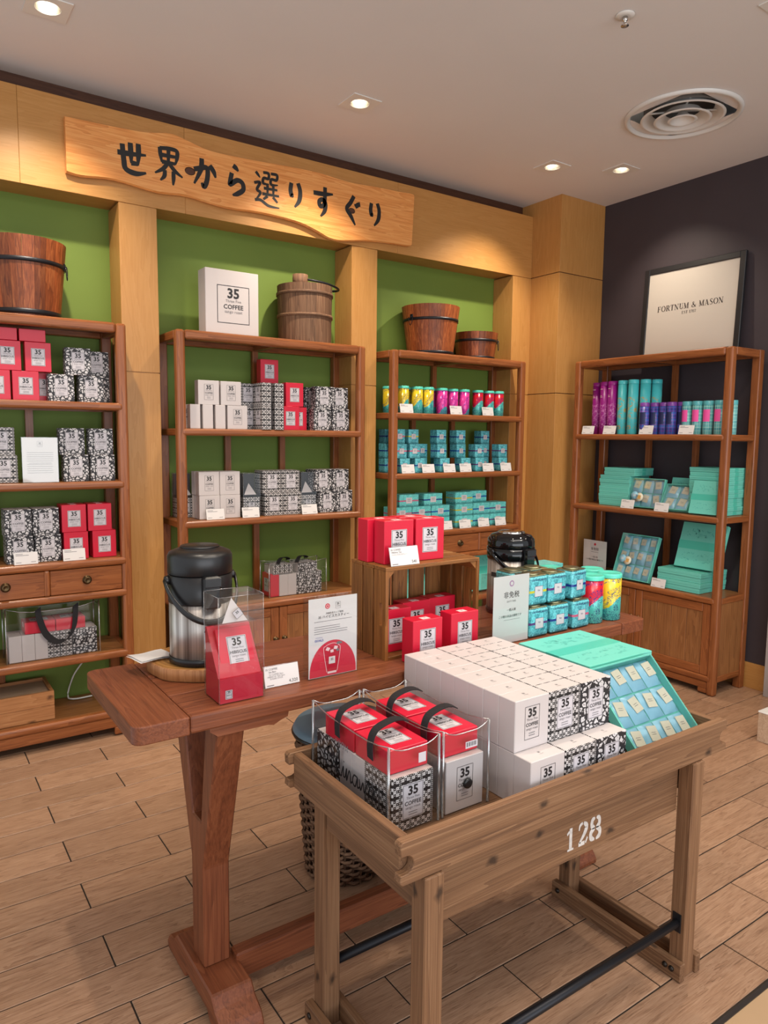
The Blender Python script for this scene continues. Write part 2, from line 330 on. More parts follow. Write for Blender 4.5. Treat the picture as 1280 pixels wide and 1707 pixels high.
# ================================================================ mesh helpers
class MB:
    def __init__(self): self.v = []; self.f = []; self.mi = []; self.mats = []; self.sm = []
    def mat(self, m):
        m = MATS[m] if isinstance(m, str) else m
        if m not in self.mats: self.mats.append(m)
        return self.mats.index(m)
    def add(self, vs, fs, m, smooth=False):
        b = len(self.v); i = self.mat(m)
        self.v += [tuple(p) for p in vs]
        for f in fs: self.f.append(tuple(b + k for k in f)); self.mi.append(i); self.sm.append(smooth)
        return self
    def box(self, x0, x1, y0, y1, z0, z1, m, c=0.0, M=None):
        if c <= 0:
            vs = [(x, y, z) for x in (x0, x1) for y in (y0, y1) for z in (z0, z1)]
            fs = [(0, 1, 3, 2), (4, 6, 7, 5), (0, 4, 5, 1), (2, 3, 7, 6), (0, 2, 6, 4), (1, 5, 7, 3)]
        else:
            c = min(c, (x1 - x0) / 2.01, (y1 - y0) / 2.01, (z1 - z0) / 2.01)
            X, Y, Z = (x0, x1), (y0, y1), (z0, z1); vs = []; idx = {}
            for i in (0, 1):
                for j in (0, 1):
                    for k in (0, 1):
                        sx, sy, sz = (1 - 2 * i) * c, (1 - 2 * j) * c, (1 - 2 * k) * c
                        for a, p in (('x', (X[i], Y[j] + sy, Z[k] + sz)), ('y', (X[i] + sx, Y[j], Z[k] + sz)), ('z', (X[i] + sx, Y[j] + sy, Z[k]))):
                            idx[i, j, k, a] = len(vs); vs.append(p)
            g = lambda i, j, k, a: idx[i, j, k, a]; fs = []
            q = ((0, 0), (1, 0), (1, 1), (0, 1))
            for s in (0, 1):
                for a in 'xyz':
                    fs.append(tuple(g(*{'x': (s, p, r), 'y': (p, s, r), 'z': (p, r, s)}[a], a) for p, r in q))
            for p, r in q:
                fs.append((g(0, p, r, 'y'), g(1, p, r, 'y'), g(1, p, r, 'z'), g(0, p, r, 'z')))
                fs.append((g(p, 0, r, 'x'), g(p, 1, r, 'x'), g(p, 1, r, 'z'), g(p, 0, r, 'z')))
                fs.append((g(p, r, 0, 'x'), g(p, r, 1, 'x'), g(p, r, 1, 'y'), g(p, r, 0, 'y')))
            for i in (0, 1):
                for j in (0, 1):
                    for k in (0, 1): fs.append((g(i, j, k, 'x'), g(i, j, k, 'y'), g(i, j, k, 'z')))
        if M is not None: vs = [M @ Vector(p) for p in vs]
        return self.add(vs, fs, m)
    def prism(self, poly, axis, a0, a1, m, smooth=False):
        """poly: 2-D outline; axis 'x': (y,z) outline, 'y': (x,z), 'z': (x,y)"""
        n = len(poly)
        P = {'x': lambda a, p: (a, p[0], p[1]), 'y': lambda a, p: (p[0], a, p[1]), 'z': lambda a, p: (p[0], p[1], a)}[axis]
        vs = [P(a0, p) for p in poly] + [P(a1, p) for p in poly]
        self.add(vs, [tuple(range(n - 1, -1, -1)), tuple(range(n, 2 * n))], m)
        b = len(self.v) - 2 * n; i = self.mat(m)
        for k in range(n):
            self.f.append((b + k, b + (k + 1) % n, b + n + (k + 1) % n, b + n + k)); self.mi.append(i); self.sm.append(smooth)
        return self
    def lathe(self, prof, m, c=(0, 0, 0), n=32, smooth=True, cap0=True, cap1=True, a0=0.0, a1=None, M=None):
        full = a1 is None; a1 = a0 + 2 * PI if full else a1
        cols = n if full else n + 1; vs = []; fs = []
        for i in range(cols):
            a = a0 + (a1 - a0) * i / n
            for r, z in prof: vs.append((c[0] + r * math.cos(a), c[1] + r * math.sin(a), c[2] + z))
        k = len(prof)
        for i in range(n):
            j = (i + 1) % cols
            for q in range(k - 1): fs.append((i * k + q, j * k + q, j * k + q + 1, i * k + q + 1))
        if M is not None: vs = [M @ Vector(p) for p in vs]
        self.add(vs, fs, m, smooth)
        if full:
            b = len(self.v) - len(vs); mi = self.mat(m)
            if cap0 and prof[0][0] > 1e-5: self.f.append(tuple(b + i * k for i in range(cols))[::-1]); self.mi.append(mi); self.sm.append(False)
            if cap1 and prof[-1][0] > 1e-5: self.f.append(tuple(b + i * k + k - 1 for i in range(cols))); self.mi.append(mi); self.sm.append(False)
        return self
    def tube(self, pts, r, m, n=8, closed=False, smooth=True, flat=None):
        P = [Vector(p) for p in pts]; k = len(P); vs = []; fs = []
        up0 = Vector((0, 0, 1))
        for i, p in enumerate(P):
            t = (P[(i + 1) % k] - P[i - 1]) if closed else (P[min(i + 1, k - 1)] - P[max(i - 1, 0)])
            t.normalize(); up = up0 if abs(t.z) < 0.95 else Vector((0, 1, 0))
            if flat: up = Vector(flat)
            s = t.cross(up).normalized(); u = s.cross(t).normalized()
            ra, rb = (r if not isinstance(r, (list, tuple)) else r) if isinstance(r, (list, tuple)) else (r, r)
            for j in range(n):
                a = 2 * PI * j / n; vs.append(p + s * math.cos(a) * ra + u * math.sin(a) * rb)
        for i in range(k if closed else k - 1):
            for j in range(n):
                a, b = i * n + j, i * n + (j + 1) % n; c_, d = ((i + 1) % k) * n + (j + 1) % n, ((i + 1) % k) * n + j
                fs.append((a, b, c_, d))
        if not closed: fs += [tuple(range(n))[::-1], tuple(range((k - 1) * n, k * n))]
        return self.add(vs, fs, m, smooth)
    def quad(self, o, x, y, m):
        o, x, y = Vector(o), Vector(x), Vector(y)
        return self.add([o, o + x, o + x + y, o + y], [(0, 1, 2, 3)], m)
    def flat(self, vs2, fs, o, xd, yd, m):
        o, xd, yd = Vector(o), Vector(xd), Vector(yd)
        return self.add([o + xd * p[0] + yd * p[1] for p in vs2], fs, m)
    def text(self, s, size, o, xd, yd, m, bold=0.0, width=None, space=1.0):
        vs, fs = text_mesh(s, bold, space)
        k = size
        if width and vs:
            w_ = max(p[0] for p in vs) - min(p[0] for p in vs); k = min(size, width / max(w_, 1e-6))
        return self.flat([(p[0] * k, p[1] * k) for p in vs], fs, o, xd, yd, m)
    def rect_frame(self, o, xd, yd, x0, x1, y0, y1, w_, m):
        for a, b, c_, d in ((x0, x1, y0, y0 + w_), (x0, x1, y1 - w_, y1), (x0, x0 + w_, y0 + w_, y1 - w_), (x1 - w_, x1, y0 + w_, y1 - w_)):
            self.flat([(a, c_), (b, c_), (b, d), (a, d)], [(0, 1, 2, 3)], o, xd, yd, m)
        return self
    def mesh(self, name, off=(0, 0, 0)):
        me = bpy.data.meshes.new(name)
        me.from_pydata([(p[0] - off[0], p[1] - off[1], p[2] - off[2]) for p in self.v], [], self.f)
        for m in self.mats: me.materials.append(m)
        me.polygons.foreach_set('material_index', self.mi); me.polygons.foreach_set('use_smooth', self.sm)
        bm = bmesh.new(); bm.from_mesh(me); bmesh.ops.recalc_face_normals(bm, faces=bm.faces); bm.to_mesh(me); bm.free()
        me.update(); return me
    def build(self, name, parent=None, world=True, bevel=0.0, seg=2):
        """one object; vertices given in world space are moved to the thing's base"""
        off = (0, 0, 0)
        if parent is not None and world:
            p = parent; t = Vector((0, 0, 0))
            while p is not None: t = t + p.location; p = p.parent
            off = t
        me = self.mesh(name, off)
        if bevel:
            bm = bmesh.new(); bm.from_mesh(me); bmesh.ops.remove_doubles(bm, verts=bm.verts, dist=1e-5)
            bmesh.ops.bevel(bm, geom=list(bm.edges), offset=bevel, segments=seg, affect='EDGES', profile=0.5, clamp_overlap=True)
            for f in bm.faces: f.smooth = False
            bm.to_mesh(me); bm.free()
        o = bpy.data.objects.new(name, me); COL.objects.link(o)
        if parent is not None: o.parent = parent
        return o
_TC = {}
def text_mesh(s, bold=0.0, space=1.0):
    key = (s, bold, space)
    if key not in _TC:
        cu = bpy.data.curves.new('tmp_text', 'FONT'); cu.body = s; cu.size = 1.0; cu.align_x = 'CENTER'; cu.align_y = 'CENTER'
        cu.offset = bold; cu.resolution_u = 2; cu.space_character = space
        ob = bpy.data.objects.new('tmp_text', cu); COL.objects.link(ob)
        dg = bpy.context.evaluated_depsgraph_get(); dg.update()
        ev = ob.evaluated_get(dg); me = ev.to_mesh()
        vs = [(v.co.x, v.co.y) for v in me.vertices]; fs = [tuple(p.vertices) for p in me.polygons]
        ev.to_mesh_clear(); bpy.data.objects.remove(ob); bpy.data.curves.remove(cu)
        _TC[key] = (vs, fs)
    return _TC[key]
def crom(pts, n=6):
    P = [pts[0]] + list(pts) + [pts[-1]]; out = []
    for i in range(1, len(P) - 2):
        for k in range(n):
            t = k / n; r = []
            for d in range(len(pts[0])):
                a, b, c, e = P[i - 1][d], P[i][d], P[i + 1][d], P[i + 2][d]
                r.append(0.5 * (2 * b + (c - a) * t + (2 * a - 5 * b + 4 * c - e) * t * t + (3 * b - a - 3 * c + e) * t ** 3))
            out.append(tuple(r))
    out.append(tuple(pts[-1])); return out
def stroke(pts, w0, smooth=True, taper=(0.7, 0.5)):
    """2-D brush stroke; pts (x,y[,width factor]) -> ribbon quads"""
    P = [(p[0], p[1], p[2] if len(p) > 2 else 1.0) for p in pts]
    if len(pts[0]) == 2 and taper:
        P[0] = (P[0][0], P[0][1], taper[0]); P[-1] = (P[-1][0], P[-1][1], taper[1])
    if smooth and len(P) > 2: P = crom(P, 6)
    L = []; Rr = []
    for i, p in enumerate(P):
        a = P[max(i - 1, 0)]; b = P[min(i + 1, len(P) - 1)]
        dx, dy = b[0] - a[0], b[1] - a[1]; l = math.hypot(dx, dy) or 1
        nx, ny = -dy / l, dx / l; h = w0 * max(p[2], 0.05) / 2
        L.append((p[0] + nx * h, p[1] + ny * h)); Rr.append((p[0] - nx * h, p[1] - ny * h))
    n = len(P)
    return L + Rr, [(i, i + 1, n + i + 1, n + i) for i in range(n - 1)]
# ---------------------------------------------------------------- scene tree helpers
def thing(name, label, cat, loc=(0, 0, 0), rz=0.0, group=None):
    o = bpy.data.objects.new(name, None); COL.objects.link(o); o.empty_display_size = 0.05
    o.location = loc; o.rotation_euler = (0, 0, rz); o['label'] = label; o['category'] = cat
    if group: o['group'] = group
    return o
def tag(o, label, cat, group=None, kind=None):
    o['label'] = label; o['category'] = cat
    if group: o['group'] = group
    if kind: o['kind'] = kind
    return o
def struct(o, label, cat): return tag(o, label, cat, None, 'structure')
def pivot(name, parent, loc=(0, 0, 0)):
    o = bpy.data.objects.new(name, None); COL.objects.link(o); o.location = loc; o.parent = parent; return o
def dup(root, loc, rot=(0, 0, 0), label=None, group=None):
    def cp(o, par):
        c = o.copy(); COL.objects.link(c)
        if par is not None: c.parent = par
        for ch in o.children: cp(ch, c)
        return c
    r = cp(root, None); r.location = loc; r.rotation_euler = rot
    if label: r['label'] = label
    if group: r['group'] = group
    return r
class Proto:
    """first call places the prototype itself, later calls copy it"""
    def __init__(self, root): self.root = root; self.used = False
    def put(self, loc, rot=(0, 0, 0), label=None, group=None):
        if not isinstance(rot, (tuple, list)): rot = (0, 0, rot)
        if not self.used:
            self.used = True; r = self.root; r.location = loc; r.rotation_euler = rot
            if label: r['label'] = label
            if group: r['group'] = group
            return r
        return dup(self.root, loc, rot, label, group)
ORD = ["first", "second", "third", "fourth", "fifth", "sixth", "seventh", "eighth", "ninth", "tenth", "eleventh", "twelfth", "thirteenth", "fourteenth"]

# ================================================================ the room
H = 3.105; YW = 3.885; YF = 3.69; XW = 4.22
def room():
    # floor: a dark grout bed with every wood-look tile laid on it
    b = MB().box(-0.7, 4.6, 0.905, 4.1, -0.06, -0.004, 'grout')
    fl = struct(b.build('floor'), 'brown wood-look tiled shop floor laid in half-bond rows', 'floor')
    L = 0.6057; W = 0.15; g = 0.0022
    me = MB().box(g, L - g, g, W - g, -0.004, 0.0, 'tile', 0.0012).mesh('plank')
    half = {}
    for r in range(0, 18):
        y = 3.61 - (r + 1) * W
        x0 = 0.4517 + (L / 2 if r % 2 else 0.0) - L * 2
        k = 0
        while x0 < 4.25:
            if x0 + L > -0.1 and not (x0 + L < 0.45 and y < 1.2):
                o = bpy.data.objects.new('plank', me); COL.objects.link(o); o.location = (x0, y, 0); o.parent = fl
            x0 += L
    for x in range(-1, 8):
        o = bpy.data.objects.new('plank', me); COL.objects.link(o); o.location = (0.15 + x * L, 3.61, 0); o.parent = fl
    struct(MB().box(-2.5, 6.0, -4.2, 0.893, -0.06, -0.001, 'beige').build('floor_corridor'), 'pale beige corridor floor in front of the shop tiles', 'floor')
    struct(MB().box(-2.5, 6.0, 0.893, 0.905, -0.05, 0.0012, 'metalstrip').build('trim_3'), 'dark metal strip between the wood tiles and the beige corridor floor', 'trim')
    # ceiling with openings for the downlights and the air diffuser
    holes = [(x - 0.055, x + 0.055, y - 0.055, y + 0.055) for x, y in LAMPS] + [(3.36 - 0.19, 3.36 + 0.19, 2.28 - 0.19, 2.28 + 0.19)]
    xs = sorted({-2.5, 6.0} | {h for q in holes for h in q[:2]}); ys = sorted({-1.2, 3.80} | {h for q in holes for h in q[2:]})
    c = MB()
    for i in range(len(xs) - 1):
        for j in range(len(ys) - 1):
            mx, my = (xs[i] + xs[i + 1]) / 2, (ys[j] + ys[j + 1]) / 2
            if not any(q[0] < mx < q[1] and q[2] < my < q[3] for q in holes):
                c.add([(xs[i], ys[j], H), (xs[i + 1], ys[j], H), (xs[i + 1], ys[j + 1], H), (xs[i], ys[j + 1], H)], [(0, 3, 2, 1)], 'ceil')
    c.box(-2.5, 6.0, -1.2, 4.2, H + 0.35, H + 0.40, 'ceil')
    c.box(-2.5, 6.0, 3.80, 3.805, H, H + 0.35, 'ceil'); c.box(-2.5, 6.0, -1.205, -1.2, H, H + 0.35, 'ceil')
    struct(c.build('ceiling'), 'smooth off-white shop ceiling with recessed lights', 'ceiling')
    struct(MB().box(-1.2, 4.6, YW, YW + 0.1, 0, H + 0.3, 'green').build('wall_back'), 'green painted wall behind the wooden shelf units', 'wall')
    struct(MB().box(XW, XW + 0.1, 2.02, 4.0, 0, H + 0.3, 'dark').box(XW, XW + 0.1, -0.3, 2.02, 0, H + 0.3, 'dark').build('wall_right'), 'dark charcoal wall on the right behind the framed sign', 'wall')
    # maple panelling: fascia, alcove columns, corner pillar - core plus separate panels with a fine joint
    f = MB().box(-1.2, 3.776, YF + 0.012, YW, 2.606, 3.012, 'mapleX').build('trim_1')
    struct(f, 'long maple fascia beam above the shelf alcoves', 'trim')
    for x0, x1 in ((-1.2, 0.545), (0.545, 1.30), (1.30, 2.62), (2.62, 3.776)):
        MB().box(x0 + 0.0004, x1 - 0.0004, YF, YF + 0.012, 2.600, 3.016, 'mapleX', 0.001).build('panel', f)
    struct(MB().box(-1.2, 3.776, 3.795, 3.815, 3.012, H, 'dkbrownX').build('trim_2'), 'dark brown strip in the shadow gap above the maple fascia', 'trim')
    for n, (x0, x1, lab) in enumerate(((-0.35, -0.17, 'maple column left of the big bucket shelf'), (0.97, 1.153, 'maple column between the left and middle shelf units'),
                          (2.293, 2.473, 'maple column between the keg shelf and the two-bucket shelf'), (3.599, 3.776, 'narrow maple column right of the two-bucket shelf'))):
        o = struct(MB().box(x0 + 0.004, x1 - 0.004, YF + 0.006, YW, 0, 2.6, 'mapleZ').build('column'), lab, 'column')
        for z0, z1 in ((0, 1.7905), (1.7955, 2.5965)): MB().box(x0, x1, YF, YW - 0.001, z0, z1, 'mapleZ', 0.001).build('panel', o)
    o = struct(MB().box(3.781, XW - 0.001, 3.438, 3.95, 0, H, 'dkbrownZ').build('pillar'), 'square maple corner pillar meeting the dark wall', 'pillar')
    for z0, z1 in ((0, 1.7925), (1.7975, 2.5985), (2.6035, H)): MB().box(3.776, XW - 0.0005, 3.433, 3.95, z0, z1, 'mapleZ', 0.001).build('panel', o)
    struct(MB().box(XW - 0.012, XW, 2.09, 3.43, 0, 0.154, 'mapleY', 0.001).build('baseboard_right'), 'maple baseboard at the foot of the dark wall', 'baseboard')
    g_ = struct(MB().box(4.135, XW - 0.002, 1.35, 2.086, 0, 1.97, 'grey', 0.002).build('partition'), 'light grey partition end standing beside the dark wall', 'partition')
    # plinth at the right edge
    p = thing('display_plinth', 'low pale wood plinth with white stone top on the floor at right', 'plinth', (3.7, 1.5, 0))
    MB().box(3.487, 3.95, 1.25, 1.774, 0.0, 0.146, 'paleX', 0.002).build('body', p)
    MB().box(3.485, 3.952, 1.248, 1.776, 0.146, 0.154, 'marble', 0.002).build('top', p)
LAMPS = [(0.585, 3.15), (1.98, 3.12), (3.36, 3.14), (3.73, 2.93), (2.84, 1.50), (0.55, 1.55), (1.55, 1.25), (0.9, 0.15), (2.5, 0.1), (3.7, 0.9)]  # lamps after the corner one are unseen, added to light table and cart
AIM = [(0.62, 3.69, 1.55), (1.95, 3.69, 1.55), (3.2, 3.69, 1.55), (4.15, 2.75, 1.7), (2.9, 1.9, 0), (0.7, 2.0, 0), (1.6, 1.5, 0), (1.3, 1.2, 0), (2.6, 1.2, 0), (3.8, 1.6, 0)]
POW = [84, 84, 84, 42, 55, 55, 40, 15, 20, 22]
LNAME = ['square-trimmed downlight above the big bucket', 'square-trimmed downlight above the carved sign board', 'square-trimmed downlight in front of the corner pillar',
         'square-trimmed downlight nearest the dark wall', 'square-trimmed downlight at the top right corner of the ceiling']
def lamps():
    for i, (x, y) in enumerate(LAMPS):
        lab = LNAME[i] if i < 5 else 'added unseen square-trimmed downlight above the open front of the shop, ' + ['left of the table', 'over the cart', 'near the left corner', 'near the middle', 'near the right partition'][i - 5]
        t = thing('downlight', lab, 'downlight', (x, y, H), 0, 'square downlights in the ceiling' if i < 5 else 'added downlights over the shop front')
        a, r, n = 0.078, 0.047, 24
        b = MB()
        # trim plate: square outside, round hole inside
        out = []; inn = []
        for k in range(n):
            an = 2 * PI * k / n; cx, cy = math.cos(an), math.sin(an); s = a / max(abs(cx), abs(cy))
            out.append((x + cx * s, y + cy * s)); inn.append((x + cx * r, y + cy * r))
        z0, z1 = H - 0.005, H - 0.0005
        vs = [(p[0], p[1], z0) for p in out] + [(p[0], p[1], z0) for p in inn] + [(p[0], p[1], z1) for p in out] + [(p[0], p[1], z1) for p in inn]
        fs = []
        for k in range(n):
            j = (k + 1) % n
            fs += [(k, j, n + j, n + k), (2 * n + k, 3 * n + k, 3 * n + j, 2 * n + j), (k, 2 * n + k, 2 * n + j, j), (n + k, n + j, 3 * n + j, 3 * n + k)]
        b.add(vs, fs, 'plate'); b.build('trim_plate', t)
        MB().lathe([(r, H - 0.004), (r - 0.002, H + 0.03), (r - 0.008, H + 0.075)], 'canin', (x, y, 0), 24, True, False, False).build('reflector', t)
        d = (Vector(AIM[i]) - Vector((x, y, H))).normalized()
        M = Matrix.Translation((x, y, H + 0.035)) @ d.to_track_quat('-Z', 'Y').to_matrix().to_4x4()
        MB().lathe([(0.034, 0.0), (0.034, 0.012), (0.02, 0.03)], 'lamp', (0, 0, 0), 20, False, True, True, M=M).build('bulb', t)
        l = bpy.data.lights.new('spot', 'SPOT'); l.energy = POW[i]; l.color = WARM; l.spot_size = math.radians(92 if i < 4 else 110); l.spot_blend = 1.0 if i < 4 else 0.6; l.shadow_soft_size = 0.028
        o = bpy.data.objects.new('spot', l); COL.objects.link(o); o.location = (x, y, H - 0.008); o.rotation_euler = d.to_track_quat('-Z', 'Y').to_euler()
def ceiling_fittings():
    t = thing('air_diffuser', 'round white air diffuser with concentric rings on the ceiling', 'vent', (3.36, 2.28, H))
    c = (3.36, 2.28, H)
    MB().lathe([(0.278, -0.001), (0.276, -0.012), (0.262, -0.016), (0.256, -0.010), (0.250, -0.001)], 'diff', c, 48, True, False, False).build('outer_ring', t)
    for r, z in ((0.192, -0.020), (0.128, -0.030), (0.062, -0.032)):
        MB().lathe([(r + 0.008, z + 0.004), (r, z), (r - 0.008, z + 0.002), (r - 0.045, z + 0.045)], 'diff', c, 40, True, False, False).build('cone_ring', t)
    MB().lathe([(0.186, 0.0), (0.186, 0.12), (0.0, 0.14)], 'ductdark', c, 32, True, False, False).build('duct_neck', t)
    for k in range(4):
        a = PI / 4 + k * PI / 2; cx, cy = math.cos(a), math.sin(a)
        MB().tube([(c[0] + cx * 0.01, c[1] + cy * 0.01, H + 0.018), (c[0] + cx * 0.18, c[1] + cy * 0.18, H + 0.012)], 0.005, 'diff', 5).build('spoke', t)
    s = thing('sprinkler', 'small chrome sprinkler head with white collar on the ceiling', 'sprinkler', (2.413, 1.907, H))
    c = (2.413, 1.907, H)
    MB().lathe([(0.036, -0.001), (0.034, -0.006), (0.018, -0.008)], 'plate', c, 24).build('collar', s)
    MB().lathe([(0.010, -0.008), (0.010, -0.022), (0.006, -0.024), (0.006, -0.036), (0.015, -0.038), (0.015, -0.041), (0.0, -0.042)], 'steelc', c, 16).build('head', s)
# ================================================================ carved sign board over the fascia
GLYPHS = {
 '世': [[(4, 60), (40, 62), (97, 68)], [(20, 88), (24, 40), (30, 14), (62, 6), (96, 14)], [(46, 96), (47, 66), (48, 34)], [(72, 98), (72, 66), (69, 32)], [(47, 36), (70, 36)]],
 '界': [[(20, 96), (22, 76), (26, 54)], [(20, 93), (50, 97), (78, 95), (80, 78), (73, 55)], [(50, 95), (49, 56)], [(24, 75), (75, 77)], [(26, 56), (73, 57)],
        [(46, 54), (30, 36), (2, 20)], [(52, 54), (72, 36), (98, 22)], [(36, 34), (34, 16), (20, 2)], [(66, 34), (66, 14), (64, -6)]],
 'か': [[(8, 56), (34, 64), (56, 70), (64, 60), (60, 26), (48, 4), (38, 16)], [(40, 98), (36, 60), (8, 8)], [(72, 80), (88, 62), (96, 42)]],
 'ら': [[(38, 98), (50, 92), (62, 82)], [(32, 72), (24, 40), (26, 32), (56, 50), (80, 44), (84, 22), (58, 4), (34, -4)]],
 '選': [[(38, 97), (58, 97), (57, 82), (40, 81), (38, 66), (60, 66)], [(67, 98), (90, 98), (88, 83), (69, 82), (68, 67), (94, 69)], [(40, 52), (92, 54)], [(54, 63), (54, 36)], [(76, 63), (76, 36)],
        [(34, 35), (98, 37)], [(54, 31), (38, 19)], [(74, 31), (92, 17)], [(10, 95), (18, 88), (26, 80)], [(4, 62), (26, 66), (14, 44), (27, 36), (8, 12)], [(6, 13), (28, 15), (58, 3), (99, 2)]],
 'り': [[(22, 92), (16, 62), (24, 40), (30, 50)], [(64, 96), (78, 66), (72, 26), (42, -4)]],
 'す': [[(2, 72), (50, 74), (97, 80)], [(58, 99), (57, 60), (52, 36), (34, 30), (30, 46), (46, 54), (60, 42), (56, 16), (36, -6)]],
 'ぐ': [[(64, 98), (44, 74), (22, 52), (46, 30), (72, 2)], [(74, 74), (84, 60)], [(88, 80), (96, 66)]],
}
def sign_board():
    t = thing('carved_sign', 'long live-edge wooden sign board with black brush lettering above the alcoves', 'sign', (1.72, YF, 2.80))
    top = [(0.735, 2.918), (0.95, 2.925), (1.10, 2.935), (1.22, 2.957), (1.30, 2.945), (1.42, 2.922), (1.62, 2.925), (1.85, 2.938), (2.05, 2.945), (2.25, 2.935), (2.45, 2.945), (2.60, 2.95), (2.70, 2.955), (2.718, 2.945)]
    bot = [(2.704, 2.664), (2.68, 2.652), (2.50, 2.645), (2.36, 2.632), (2.20, 2.606), (2.12, 2.608), (2.02, 2.640), (1.90, 2.664), (1.70, 2.672), (1.50, 2.664), (1.30, 2.682), (1.15, 2.672), (0.95, 2.690), (0.80, 2.676), (0.735, 2.682)]
    top = crom(top, 4); bot = crom(bot, 4); y0, y1 = YF - 0.034, YF - 0.001
    # front surface slightly smaller, waney edge wider at the back
    n = len(top); outl = top + bot
    vs = [(p[0], y0, p[1]) for p in outl]; m = len(outl)
    mid = [(p[0], y0 + 0.010, p[1] + (0.004 if k < n else -0.006)) for k, p in enumerate(outl)]
    back = [(p[0], y1, p[1] + (0.001 if k < n else -0.002)) for k, p in enumerate(outl)]
    b = MB(); fs = [tuple(range(m))]
    for k in range(m):
        j = (k + 1) % m; fs += [(k, j, m + j, m + k), (m + k, m + j, 2 * m + j, 2 * m + k)]
    b.add(vs + mid + back, fs, 'signX')
    b.build('board', t)
    boxes = [('世', 0.957, 1.102, 2.724, 2.876), ('界', 1.136, 1.279, 2.724, 2.889), ('か', 1.325, 1.454, 2.734, 2.878), ('ら', 1.499, 1.619, 2.734, 2.879), ('選', 1.656, 1.81, 2.706, 2.882),
             ('り', 1.861, 1.956, 2.738, 2.868), ('す', 2.016, 2.148, 2.722, 2.877), ('ぐ', 2.211, 2.325, 2.700, 2.867), ('り', 2.384, 2.481, 2.728, 2.858)]
    for ch, x0, x1, z0, z1 in boxes:
        g = MB(); sx, sz = (x1 - x0) / 100, (z1 - z0) / 100; nst = len(GLYPHS[ch])
        wd = 17.5 if nst < 6 else (14.0 if nst < 10 else 11.0)
        for k, st in enumerate(GLYPHS[ch]):
            vs, fs = stroke([(q[0] * sx, q[1] * sz) for q in st], wd * 0.00142, True, (0.95, 0.42) if len(st) > 2 else (1.05, 0.75))
            g.flat(vs, fs, (x0, y0 - 0.0006 - 0.00005 * k, z0), (1, 0, 0), (0, 0, 1), 'brush')
        g.build('character', t)
    # knots in the board
    k = MB()
    for x, z, r in ((1.315, 2.80, 0.022), (2.27, 2.78, 0.018)):
        k.lathe([(r, 0.0), (r * 0.75, 0.002), (0.0, 0.0025)], 'dkbrownX', (0, 0, 0), 14, M=Matrix.Translation((x, y0 - 0.0002, z)) @ Matrix.Rotation(PI / 2, 4, 'X') @ Matrix.Diagonal((1.25, 0.9, 0.12, 1)))
    k.build('knot', t)
